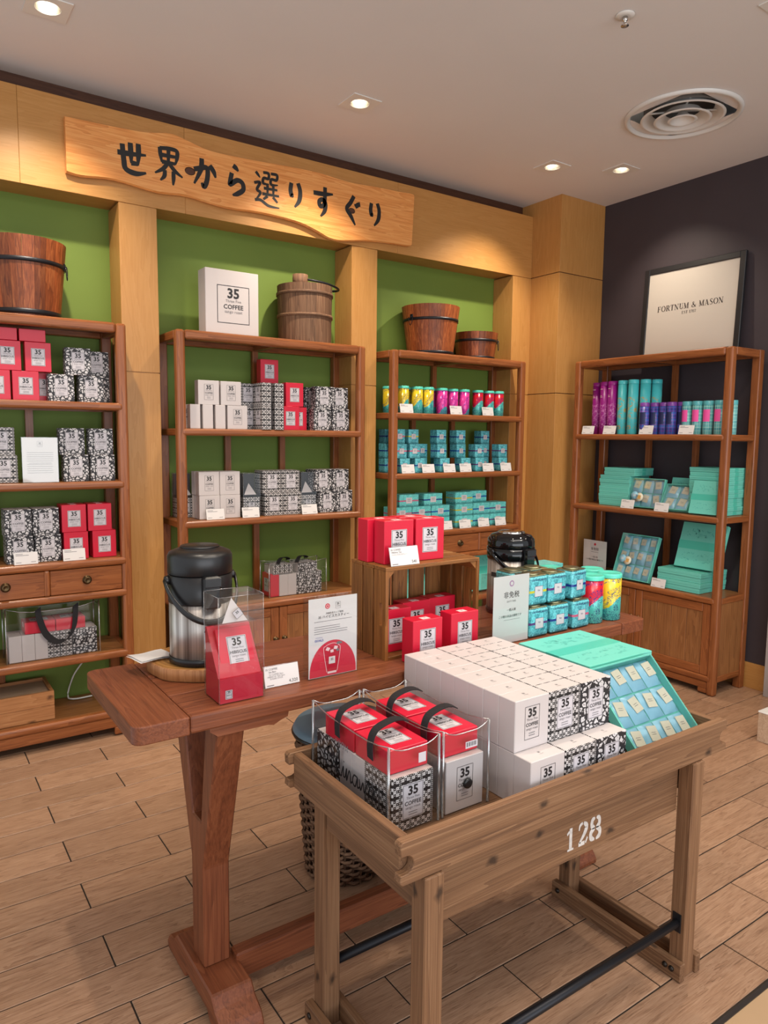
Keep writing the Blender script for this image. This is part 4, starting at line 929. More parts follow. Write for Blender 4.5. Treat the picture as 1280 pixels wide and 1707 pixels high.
# ================================================================ product prototypes (origin: middle of the front bottom edge, front faces -Y)
BW, BD, BH = 0.112, 0.054, 0.1235
HT = dict(white=0.1235, geo=0.1235, floral=0.1235, red=0.1295)
def label_art(b, word, cx, cz, w_, h, y, o=None, xd=(1, 0, 0), yd=(0, 0, 1), plate='labelgrey', border='black', ink='black', lines=True):
    o = Vector(o or (cx, y, cz)); n = Vector(xd).cross(Vector(yd)).normalized() * 0.00035
    if plate: b.flat([(-w_ / 2, -h / 2), (w_ / 2, -h / 2), (w_ / 2, h / 2), (-w_ / 2, h / 2)], [(0, 1, 2, 3)], o, xd, yd, plate)
    if border:
        m = 0.0016 if plate else 0
        b.rect_frame(o + n, xd, yd, -w_ / 2 + m, w_ / 2 - m, -h / 2 + m, h / 2 - m, 0.0009 * max(1, w_ / 0.05), border)
    o2 = o + n * 1.3; v = Vector(yd)
    b.text('35', h * 0.36, o2 + v * h * 0.285, xd, yd, ink, 0.03)
    b.text('Three Five', h * 0.105, o2 + v * h * 0.092, xd, yd, 'grey_ink', 0.0, w_ * 0.8)
    b.text(word, h * 0.165, o2 - v * h * 0.065, xd, yd, ink, 0.015, w_ * 0.84)
    b.text('sango roast', h * 0.11, o2 - v * h * 0.19, xd, yd, 'grey_ink', 0.0, w_ * 0.8)
    if lines:
        for k, ww in ((0.33, 0.42), (0.40, 0.42)):
            b.flat([(-w_ * ww / 2, -h * k), (w_ * ww / 2, -h * k), (w_ * ww / 2, -h * k + h * 0.018), (-w_ * ww / 2, -h * k + h * 0.018)], [(0, 1, 2, 3)], o2, xd, yd, 'grey_ink')
    return b
def coffee_box(kind):
    r = thing('tea_box' if kind == 'red' else 'coffee_box', 'x', 'box')
    BW, BH = (0.108, 0.1295) if kind == 'red' else (0.112, 0.1235)
    b = MB(); side = {'white': 'white', 'geo': 'geo', 'floral': 'floral', 'red': 'red'}[kind]
    top = 'white' if kind != 'red' else 'red'
    x = BW / 2; c = 0.0014
    b.box(-x, x, 0, BD, 0, BH, side, c)
    if kind in ('geo', 'floral'):
        b.add([(-x + c, c, BH + 0.0001), (x - c, c, BH + 0.0001), (x - c, BD - c, BH + 0.0001), (-x + c, BD - c, BH + 0.0001)], [(0, 1, 2, 3)], 'white')
    o = b.build('carton', r)
    l = MB()
    if kind == 'red': label_art(l, 'HIBISCUS', 0, BH * 0.49, 0.057, 0.077, -0.0003)
    elif kind == 'white': label_art(l, 'COFFEE', 0, BH * 0.52, 0.048, 0.080, -0.0003, plate=None)
    else: label_art(l, 'COFFEE', 0, BH * 0.52, 0.057, 0.079, -0.0003)
    l.build('label', r)
    s = MB()
    if kind == 'red': s.box(-0.014, 0.014, 0.006, 0.028, BH + 0.0002, BH + 0.0006, 'seal').text('35', 0.008, (0, 0.017, BH + 0.0008), (1, 0, 0), (0, 1, 0), 'grey_ink', 0.02)
    else:
        s.text('35', 0.008, (0, BD * 0.56, BH + 0.0004), (1, 0, 0), (0, 1, 0), 'grey_ink', 0.03); s.text('COFFEE', 0.0042, (0, BD * 0.40, BH + 0.0004), (1, 0, 0), (0, 1, 0), 'grey_ink')
    s.build('seal', r)
    return Proto(r)
def price_card():
    r = thing('price_card', 'x', 'price card'); w_, h = 0.100, 0.057; M = Matrix.Rotation(-0.22, 4, 'X')
    MB().box(-w_ / 2, w_ / 2, 0.002, 0.0035, 0.0015, h, 'acryl', 0, M).box(-w_ / 2, w_ / 2, 0.002, 0.026, 0.0, 0.0012, 'acryl').build('holder', r)
    p = MB().box(-w_ / 2 + 0.001, w_ / 2 - 0.001, 0.0006, 0.0016, 0.001, h - 0.001, 'paper', 0, M)
    R3 = M.to_3x3(); xd = (1, 0, 0); zd = R3 @ Vector((0, 0, 1)); nn = R3 @ Vector((0, -1, 0)) * 0.0003
    for x0, x1, z in ((-0.042, -0.012, 0.047), (-0.042, 0.012, 0.041), (-0.042, -0.020, 0.009), (0.020, 0.040, 0.010)):
        p.flat([(x0, z), (x1, z), (x1, z + 0.0022), (x0, z + 0.0022)], [(0, 1, 2, 3)], M @ Vector((0, 0.0006, 0)) + nn, xd, zd, 'grey_ink')
    p.build('card', r); return Proto(r)
def big_card(name, lab, loc, w_, h, price, head, rz=0.0):
    r = thing(name, lab, 'price card', loc, rz); M = Matrix.Rotation(-0.25, 4, 'X')
    MB().box(-w_ / 2 - 0.001, w_ / 2 + 0.001, 0.003, 0.0045, 0.0, h + 0.002, 'acryl', 0, M).box(-w_ / 2, w_ / 2, 0.002, 0.034, 0.0, 0.0014, 'acryl').build('holder', r, False)
    p = MB().box(-w_ / 2, w_ / 2, 0.0010, 0.0022, 0.001, h, 'paper', 0, M)
    R3 = M.to_3x3(); zd = R3 @ Vector((0, 0, 1)); o = M @ Vector((0, 0.0006, 0)); k = h / 0.055
    p.text(head[0], 0.0075 * k, o + Vector((-w_ * 0.28, 0, 0)) + zd * h * 0.86, (1, 0, 0), zd, 'black', 0.0)
    p.text(head[1], 0.0068 * k, o + Vector((-w_ * 0.26, 0, 0)) + zd * h * 0.73, (1, 0, 0), zd, 'black', 0.0)
    for i in range(len(head) - 2): p.text(head[i + 2], 0.0062 * k, o + Vector((-w_ * 0.16, 0, 0)) + zd * h * (0.60 - i * 0.10), (1, 0, 0), zd, 'grey_ink', 0.0)
    p.text(price, 0.012 * k, o + Vector((w_ * 0.32, 0, 0)) + zd * h * 0.17, (1, 0, 0), zd, 'black', 0.0)
    p.flat([(-w_ * 0.45, h * 0.08), (-w_ * 0.25, h * 0.08), (-w_ * 0.25, h * 0.12), (-w_ * 0.45, h * 0.12)], [(0, 1, 2, 3)], o, (1, 0, 0), zd, 'grey_ink')
    p.build('card', r, False); return r
def gift_box(kind, w_, d, h):
    """clear box with a carton in its lower half and a white pyramid bag above"""
    r = thing('gift_box', 'x', 'gift box'); m = 'geo' if kind == 'geo' else 'redtop'
    x = w_ / 2; hb = 0.05 if kind == 'red' else h * 0.45
    b = MB()
    if kind == 'red':   # red tray with a raised back and a slanted carton
        b.prism([(0.002, 0.001), (d - 0.002, 0.001), (d - 0.002, h * 0.66), (d - 0.010, h * 0.66), (0.012, 0.062), (0.002, 0.062)], 'x', -x + 0.002, x - 0.002, 'redtop')
        b.build('insert', r)
        M = Matrix.Translation((0.004, 0.020, 0.066)) @ Matrix.Rotation(-0.42, 4, 'X')
        c = MB().box(-0.046, 0.046, 0.0, 0.018, 0.0, 0.115, 'red', 0.001, M)
        c.build('carton', r)
        l = MB(); R3 = M.to_3x3(); label_art(l, 'HIBISCUS', 0, 0, 0.052, 0.072, 0, M @ Vector((0.004, -0.0006, 0.056)), R3 @ Vector((1, 0, 0)), R3 @ Vector((0, 0, 1)))
        l.build('label', r); l = MB(); label_art(l, 'HIBISCUS', 0, 0, 0.018, 0.022, 0, Vector((-0.034, 0.0008, 0.022)), lines=False); l.build('small_label', r)
    else:
        b.box(-x + 0.002, x - 0.002, 0.002, d - 0.002, 0.001, hb, m, 0.001).build('carton', r)
        l = MB(); label_art(l, 'COFFEE', 0, 0, 0.036, 0.046, 0, Vector((0, 0.0012, hb * 0.52))); l.build('label', r)
        MB().box(-x + 0.003, x - 0.003, d - 0.012, d - 0.004, hb, h - 0.004, 'black').build('insert', r)
    zc = h * 0.72 if kind == 'red' else hb + 0.012; s = 0.034 if kind == 'red' else 0.036; yy = d * 0.55 if kind == 'red' else d * 0.4
    M = Matrix.Translation((0.0, yy, zc))
    p = MB().add([M @ Vector(q) for q in ((-s, -0.014, 0), (s, -0.012, 0), (0.002, 0.02, 0.004), (-0.004, 0.0, s * 1.75))], [(0, 1, 3), (1, 2, 3), (2, 0, 3), (0, 2, 1)], 'white')
    p.build('pyramid_bag', r)
    MB().box(-x + 0.003, x - 0.003, yy - 0.02, d - 0.003, zc - 0.003, zc - 0.001, 'acryl' if kind == 'red' else 'black').build('shelf_card', r)
    if kind == 'red':
        tg = MB(); u = Vector((0.82, 0.0, 0.57)); v = Vector((-0.57, 0, 0.82)); o = M @ Vector((0.006, -0.017, 0.022))
        tg.flat([(-.011, -.011), (.011, -.011), (.011, .011), (-.011, .011)], [(0, 1, 2, 3)], o, u, v, 'labelgrey'); tg.rect_frame(o + Vector((0, -.0004, 0)), u, v, -.011, .011, -.011, .011, .0008, 'black'); tg.text('35', 0.009, o + Vector((0, -.0004, 0)) + v * .003, u, v, 'black', 0.03); tg.build('tag', r)
    c = MB().box(-x, x, 0, d, 0, h, 'clear')
    for u in (-x, x):
        for v in (0, d): c.tube([(u, v, 0.001), (u, v, h)], 0.0007, 'vinyl', 4)
        c.tube([(u, 0, h), (u, d, h)], 0.0007, 'vinyl', 4)
    for v in (0, d): c.tube([(-x, v, h), (x, v, h)], 0.0007, 'vinyl', 4)
    c.build('clear_cover', r); return Proto(r)
def tea_tin(band):
    r = thing('tea_tin', 'x', 'tin'); w_, h, d = 0.09, 0.096, 0.075; m = 'tin_' + band
    MB().box(-w_ / 2, w_ / 2, 0, d, 0.0, h, m, 0.006).build('body', r)
    MB().box(-w_ / 2 + 0.003, w_ / 2 - 0.003, 0.003, d - 0.003, h - 0.001, h + 0.003, 'goldcap', 0.003).lathe([(0.030, h + 0.003), (0.030, h + 0.0065), (0.026, h + 0.008), (0.0, h + 0.008)], 'goldcap', (0, d / 2, 0), 24).build('lid', r)
    l = MB(); l.flat([(-.020, -.018), (.020, -.018), (.020, .018), (-.020, .018)], [(0, 1, 2, 3)], (0, -0.0004, 0.046), (1, 0, 0), (0, 0, 1), 'labelgrey')
    l.rect_frame((0, -0.0008, 0.046), (1, 0, 0), (0, 0, 1), -.020, .020, -.018, .018, .0009, 'navyink'); l.text('TEA', 0.007, (0, -0.0009, 0.049), (1, 0, 0), (0, 0, 1), 'navyink', 0.0)
    l.text('FORTNUM & MASON', 0.0085, (0, -0.0006, h - 0.012), (1, 0, 0), (0, 0, 1), 'navyink', 0.01, 0.072); l.build('label', r)
    return Proto(r)
def tea_caddy(band):
    r = thing('tea_caddy', 'x', 'tea box'); w_, h, d = 0.078, 0.0895, 0.07
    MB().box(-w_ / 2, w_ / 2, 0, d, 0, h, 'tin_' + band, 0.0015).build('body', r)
    l = MB(); l.flat([(-.017, -.016), (.017, -.016), (.017, .016), (-.017, .016)], [(0, 1, 2, 3)], (0, -0.0004, 0.046), (1, 0, 0), (0, 0, 1), 'labelgrey')
    l.rect_frame((0, -0.0008, 0.046), (1, 0, 0), (0, 0, 1), -.017, .017, -.016, .016, .0009, 'redink' if band == 'pink' else 'navyink')
    for z in (0.052, 0.047, 0.041): l.flat([(-.009, 0), (.009, 0), (.009, .0018), (-.009, .0018)], [(0, 1, 2, 3)], (0, -0.0008, z), (1, 0, 0), (0, 0, 1), 'grey_ink')
    l.build('label', r); return Proto(r)
def tea_carton(band):
    r = thing('tea_carton', 'x', 'tea box'); w_, h, d = 0.148, 0.0775, 0.10
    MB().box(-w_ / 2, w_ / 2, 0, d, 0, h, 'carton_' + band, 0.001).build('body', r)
    l = MB(); l.flat([(-.023, -.018), (.023, -.018), (.023, .018), (-.023, .018)], [(0, 1, 2, 3)], (0, -0.0004, 0.040), (1, 0, 0), (0, 0, 1), 'labelgrey')
    for z in (0.048, 0.042, 0.035): l.flat([(-.013, 0), (.013, 0), (.013, .002), (-.013, .002)], [(0, 1, 2, 3)], (0, -0.0008, z), (1, 0, 0), (0, 0, 1), 'grey_ink')
    l.build('label', r); l = MB()
    for i in range(5): l.flat([(0, 0), (.05, 0), (.05, .003), (0, .003)], [(0, 1, 2, 3)], (-w_ / 2 - 0.0004, 0.07, 0.015 + i * 0.011), (0, -1, 0), (0, 0, 1), 'grey_ink')
    l.build('side_print', r); return Proto(r)
def round_tin(kind):
    r = thing('round_tin', 'x', 'tin'); rd, h = (0.036, 0.166) if kind != 'big' else (0.042, 0.17)
    MB().lathe([(rd - 0.002, 0.0), (rd, 0.002), (rd, h - 0.014)], 'art_' + kind, (0, 0, 0), 28).build('body', r)
    MB().lathe([(rd + 0.0012, h - 0.016), (rd + 0.0016, h - 0.004), (rd - 0.002, h), (rd - 0.006, h - 0.003), (0.0, h - 0.003)], 'turqlid', (0, 0, 0), 28, True, False, True).build('lid', r)
    return Proto(r)
def tube_tin(kind):
    r = thing('tube_tin', 'x', 'tin'); tall = kind in ('purple', 'turq')
    rd, h = (0.032, 0.345) if tall else (0.029, 0.196); m = ('tube_' if tall else 'tartan_') + kind
    cap = {'purple': 'tube_purple', 'turq': 'tube_turq', 'navy': plainc('purple_cap', srgb(120, 62, 150)), 'teal': plainc('teal_cap', srgb(84, 168, 176))}[kind]
    MB().lathe([(rd - 0.001, 0.0), (rd, 0.001), (rd, h - 0.025)], m, (0, 0, 0), 28).build('body', r)
    MB().lathe([(rd + 0.0006, h - 0.0245), (rd + 0.0006, h - 0.001), (rd - 0.001, h), (0, h)], cap, (0, 0, 0), 28, True, False).build('cap', r)
    if not tall:
        a = MB(); z0, z1 = (0.075, 0.145) if kind == 'teal' else (0.062, 0.136); n = 10; a0, a1 = math.radians(-142), math.radians(-52); vs = []
        for k in range(n + 1):
            an = a0 + (a1 - a0) * k / n
            vs += [((rd + 0.0006) * math.cos(an), (rd + 0.0006) * math.sin(an), z0), ((rd + 0.0006) * math.cos(an), (rd + 0.0006) * math.sin(an), z1)]
        a.add(vs, [(2 * k, 2 * k + 2, 2 * k + 3, 2 * k + 1) for k in range(n)], 'pinklabel' if kind == 'teal' else 'navylabel', True)
        a.build('label', r)
    elif kind == 'purple':
        a = MB()
        for z, ww in ((0.252, 0.5), (0.243, 0.75), (0.295, 0.9)):
            n = 6; vs = []
            for k in range(n + 1):
                an = math.radians(-97) - ww / 2 + ww * k / n; vs += [((rd + 0.0006) * math.cos(an), (rd + 0.0006) * math.sin(an), z), ((rd + 0.0006) * math.cos(an), (rd + 0.0006) * math.sin(an), z + 0.004)]
            a.add(vs, [(2 * k, 2 * k + 2, 2 * k + 3, 2 * k + 1) for k in range(n)], 'seal')
        a.build('lettering', r)
    return Proto(r)
_PC = {}
def plainc(n, c):
    if n not in _PC: _PC[n] = plain(n, c, 0.35)
    return _PC[n]
def emboss(b, w_, d, z):
    rnd = random.Random(5)
    for sgn in (-1, 1):
        for k in range(34):
            x = rnd.uniform(-w_ * 0.36, w_ * 0.36); y = sgn * d * 0.27 + rnd.uniform(-0.10, 0.10) * d; rr = rnd.uniform(0.002, 0.006) * w_ / 0.24; a = rnd.random() * PI
            P = [(x + rr * 1.6 * math.cos(t_) * math.cos(a) - rr * 0.6 * math.sin(t_) * math.sin(a), y + rr * 1.6 * math.cos(t_) * math.sin(a) + rr * 0.6 * math.sin(t_) * math.cos(a)) for t_ in [2 * PI * q / 6 for q in range(6)]]
            b.add([(p[0], p[1], z) for p in P], [tuple(range(6))], 'turqdk')
def gift_set(w_, d, h):
    """closed flat turquoise box (origin: centre of its bottom, lying flat)"""
    r = thing('gift_set', 'x', 'gift box')
    MB().box(-w_ / 2 + 0.001, w_ / 2 - 0.001, -d / 2 + 0.001, d / 2 - 0.001, 0, h * 0.45, 'turq', 0.001).build('base', r)
    MB().box(-w_ / 2, w_ / 2, -d / 2, d / 2, h * 0.42, h, 'turq', 0.001).build('lid', r)
    MB().box(-w_ / 2 - 0.0005, w_ / 2 + 0.0005, -0.022 * d / 0.24, 0.022 * d / 0.24, h * 0.2, h + 0.0005, 'turqband').build('band', r)
    b = MB(); emboss(b, w_, d, h + 0.0004); b.build('embossing', r)['kind'] = 'stuff'; return Proto(r)
def open_set(w_, d, h, nx, ny, badge=None):
    """open turquoise tray of tea sachets under clear film (lying flat, origin centre of bottom)"""
    r = thing('open_gift_set', 'x', 'gift box'); t_ = 0.006
    b = MB().box(-w_ / 2, w_ / 2, -d / 2, d / 2, 0, 0.004, 'turq')
    for x in (-w_ / 2, w_ / 2 - t_): b.box(x, x + t_, -d / 2, d / 2, 0.004, h, 'turq', 0.001)
    for y in (-d / 2, d / 2 - t_): b.box(-w_ / 2 + t_, w_ / 2 - t_, y, y + t_, 0.004, h, 'turq', 0.001)
    b.build('tray', r); rnd = random.Random(3)
    cw, cd = (w_ - 2 * t_) / nx, (d - 2 * t_) / ny
    for i in range(nx):
        for j in range(ny):
            cx = -w_ / 2 + t_ + cw * (i + 0.5); cy = -d / 2 + t_ + cd * (j + 0.5)
            n = 5; vs = []; fs = []
            for a in range(n + 1):
                for c in range(n + 1):
                    u, v = a / n * 2 - 1, c / n * 2 - 1
                    vs.append((cx + u * cw * 0.47, cy + v * cd * 0.47, 0.005 + (h * 0.42) * (1 - u ** 4) ** 0.5 * (1 - v ** 6) ** 0.5 + rnd.uniform(0, 0.0012)))
            for a in range(n):
                for c in range(n): q = a * (n + 1) + c; fs.append((q, q + n + 1, q + n + 2, q + 1))
            s = MB().add(vs, fs, 'sachet', True).build('sachet', r)
            tw = min(cw, cd) * 0.27; M = Matrix.Translation((cx + rnd.uniform(-.003, .003), cy + cd * 0.10, 0.0065 + h * 0.42)) @ Matrix.Rotation(rnd.uniform(-0.2, 0.2), 4, 'Z')
            g = MB().box(-tw, tw, -tw * 1.15, tw * 1.15, 0, 0.001, 'tagcream', 0, M)
            for q in (-0.2, 0.1): g.flat([(-tw * .45, q * tw), (tw * .45, q * tw), (tw * .45, q * tw + tw * .07), (-tw * .45, q * tw + tw * .07)], [(0, 1, 2, 3)], M @ Vector((0, 0, 0.0013)), M.to_3x3() @ Vector((1, 0, 0)), M.to_3x3() @ Vector((0, 1, 0)), 'grey_ink')
            g.build('paper_tag', s)
    if badge:
        b = MB().lathe([(0.026, 0.0), (0.026, 0.0006), (0.0, 0.0006)], 'sachet', (-w_ * 0.32, -0.02, h + 0.0012), 20).lathe([(0.028, 0.0), (0.028, 0.0006), (0.0, 0.0006)], 'tagcream', (-w_ * 0.17, -0.03, h + 0.0012), 20)
        b.text(badge, 0.022, (-w_ * 0.32, -0.02, h + 0.0022), (1, 0, 0), (0, 1, 0), 'paper', 0.02); b.box(-w_ * 0.17 - 0.011, -w_ * 0.17 + 0.011, -0.042, -0.018, h + 0.0018, h + 0.0022, plainc('biscuit', srgb(206, 160, 90)))
        b.build('sticker', r)
    MB().box(-w_ / 2 + 0.002, w_ / 2 - 0.002, -d / 2 + 0.002, d / 2 - 0.002, h, h + 0.0008, 'clear').build('clear_film', r)
    return Proto(r)
def sign_holder(lab, loc, w_, h, d, art, rz=0):
    r = thing('sign_holder', lab, 'sign', loc, rz)
    MB().box(-w_ / 2, w_ / 2, 0, d, 0, h, 'acryl').build('acrylic_block', r, False)
    p = MB().box(-w_ / 2 + 0.002, w_ / 2 - 0.002, 0.002, 0.003, 0.002, h - 0.002, 'paper'); p.build('paper', r, False)
    a = MB(); art(a, w_, h); a.build('print', r, False); return r
X3, Z3 = (1, 0, 0), (0, 0, 1)
def lines(a, x0, x1, z, n, dz, th, m='grey_ink', rnd=None):
    for i in range(n):
        e = x1 - (rnd.random() * 0.25 * (x1 - x0) if rnd else 0)
        a.flat([(x0, z - i * dz), (e, z - i * dz), (e, z - i * dz + th), (x0, z - i * dz + th)], [(0, 1, 2, 3)], (0, 0.0016, 0), X3, Z3, m)
def disc(a, cx, cz, rr, m, y=0.0016, n=24, a0=0, a1=2 * PI):
    full = abs(a1 - a0 - 2 * PI) < 1e-6
    P = [(cx + rr * math.cos(a0 + (a1 - a0) * k / n), cz + rr * math.sin(a0 + (a1 - a0) * k / n)) for k in range(n if full else n + 1)]
    a.flat(P, [tuple(range(len(P)))], (0, y, 0), X3, Z3, m)
def art_hibiscus(a, w_, h):
    rnd = random.Random(2)
    disc(a, -0.018, h * 0.885, 0.0075, 'redink'); disc(a, -0.018, h * 0.885, 0.0045, 'seal', 0.0013); disc(a, -0.018, h * 0.885, 0.0032, 'redink', 0.0011)
    a.rect_frame((0.015, 0.0014, h * 0.885), X3, Z3, -0.008, 0.008, -0.009, 0.009, 0.0006, 'grey_ink'); a.text('35', 0.008, (0.015, 0.0012, h * 0.90), X3, Z3, 'black', 0.02); a.text('COFFEE', 0.0035, (0.015, 0.0012, h * 0.87), X3, Z3, 'black')
    a.text('沖縄県産カップ使用', 0.0062, (0.004, 0.0012, h * 0.795), X3, Z3, 'black'); a.text('35 ハイビスカスティー', 0.0095, (0.002, 0.0012, h * 0.755), X3, Z3, 'black', 0.01, w_ * 0.62)
    lines(a, -w_ * 0.38, w_ * 0.38, h * 0.70, 1, 0.004, 0.0012); lines(a, -w_ * 0.38, w_ * 0.30, h * 0.635, 4, 0.0062, 0.0013, rnd=rnd)
    a.text('SUSTAINABLE', 0.0036, (-w_ * 0.285, 0.0012, h * 0.505), X3, Z3, 'blueink'); a.text('GOALS', 0.0085, (-w_ * 0.285, 0.0012, h * 0.47), X3, Z3, 'blueink', 0.02)
    # red dome with an iced glass
    rr = w_ * 0.47; P = [(-rr, 0.003)] + [(rr * math.cos(t_), 0.012 + h * 0.40 * math.sin(t_)) for t_ in [PI - k / 24 * PI for k in range(25)]] + [(rr, 0.003)]
    a.flat(P, [tuple(range(len(P)))], (0, 0.0017, 0), X3, Z3, 'redink')
    g = [(-0.020, 0.012), (0.012, 0.012), (0.022, 0.075), (0.018, 0.082), (-0.026, 0.082), (-0.030, 0.072)]
    a.flat(g, [tuple(range(6))], (0, 0.0014, 0), X3, Z3, 'redtop'); 
    vs, fs = stroke([(-0.020, 0.012), (-0.030, 0.074), (-0.024, 0.086), (0.0, 0.092), (0.018, 0.084), (0.022, 0.072), (0.012, 0.012)], 0.0014, True, None); a.flat(vs, fs, (0, 0.0012, 0), X3, Z3, 'seal')
    a.flat([(-0.018, 0.008), (0.010, 0.008), (0.010, 0.014), (-0.018, 0.014)], [(0, 1, 2, 3)], (0, 0.0012, 0), X3, Z3, 'seal')
    a.flat([(-0.014, 0.035), (0.006, 0.035), (0.006, 0.055), (-0.014, 0.055)], [(0, 1, 2, 3)], (0, 0.0011, 0), X3, Z3, 'paper'); a.text('35', 0.009, (-0.004, 0.001, 0.047), X3, Z3, 'black', 0.02)
    for x, z, q, an in ((-0.017, 0.077, 0.008, 0.3), (-0.004, 0.070, 0.007, 0.9), (0.008, 0.078, 0.008, 0.5), (0.014, 0.071, 0.006, 1.2)):
        a.flat([(x + q * math.cos(an + k * PI / 2), z + q * 0.8 * math.sin(an + k * PI / 2)) for k in range(4)], [(0, 1, 2, 3)], (0, 0.0013, 0), X3, Z3, 'seal' if x < 0.01 else 'grey_ink')
    a.flat([(0.010, 0.086), (0.030, 0.088), (0.024, 0.094), (0.012, 0.094)], [(0, 1, 2, 3)], (0, 0.0011, 0), X3, Z3, 'grey_ink')
def art_duty(a, w_, h):
    disc(a, 0.0, h * 0.875, 0.010, plainc('lilac_ink', srgb(176, 130, 170))); disc(a, 0.0, h * 0.875, 0.006, 'paper', 0.0012)
    a.text('非免税', 0.026, (0, 0.0012, h * 0.705), X3, Z3, 'black', 0.0, w_ * 0.42); a.text('DUTY PAID', 0.008, (0.0, 0.0012, h * 0.615), X3, Z3, 'grey_ink', 0.0)
    a.text('一個人様', 0.010, (0, 0.0012, h * 0.49), X3, Z3, 'black'); a.text('この棚の商品は課税です', 0.011, (-0.004, 0.0012, h * 0.40), X3, Z3, 'black', 0.0, w_ * 0.62); lines(a, -w_ * 0.2, w_ * 0.25, h * 0.345, 1, 0.004, 0.001)
def art_small_duty(a, w_, h):
    disc(a, 0.0, h * 0.86, 0.009, 'redink'); a.text('非免税', 0.022, (0, 0.0012, h * 0.70), X3, Z3, 'black', 0.0, w_ * 0.45); lines(a, -w_ * 0.16, w_ * 0.16, h * 0.60, 1, 0.005, 0.002)
    a.text('一個人様', 0.013, (0, 0.0012, h * 0.44), X3, Z3, 'black'); a.text('この棚の商品は課税です', 0.014, (0, 0.0012, h * 0.35), X3, Z3, 'black', 0.0, w_ * 0.74)
def art_info(a, w_, h):
    a.rect_frame((0, 0.0014, h * 0.85), X3, Z3, -0.011, 0.011, -0.012, 0.012, 0.0008, 'grey_ink'); a.text('35', 0.010, (0, 0.0012, h * 0.866), X3, Z3, 'black', 0.02); a.text('COFFEE', 0.0045, (0, 0.0012, h * 0.83), X3, Z3, 'black')
    rnd = random.Random(4)
    for i in range(6): 
        ww = w_ * (0.36 - 0.05 * (i == 5)); lines(a, -ww, ww, h * 0.66 - i * 0.0095, 1, 0, 0.0012)
    for i in range(5): lines(a, -w_ * 0.36, w_ * 0.36 - rnd.random() * 0.02, h * 0.40 - i * 0.0095, 1, 0, 0.0012)
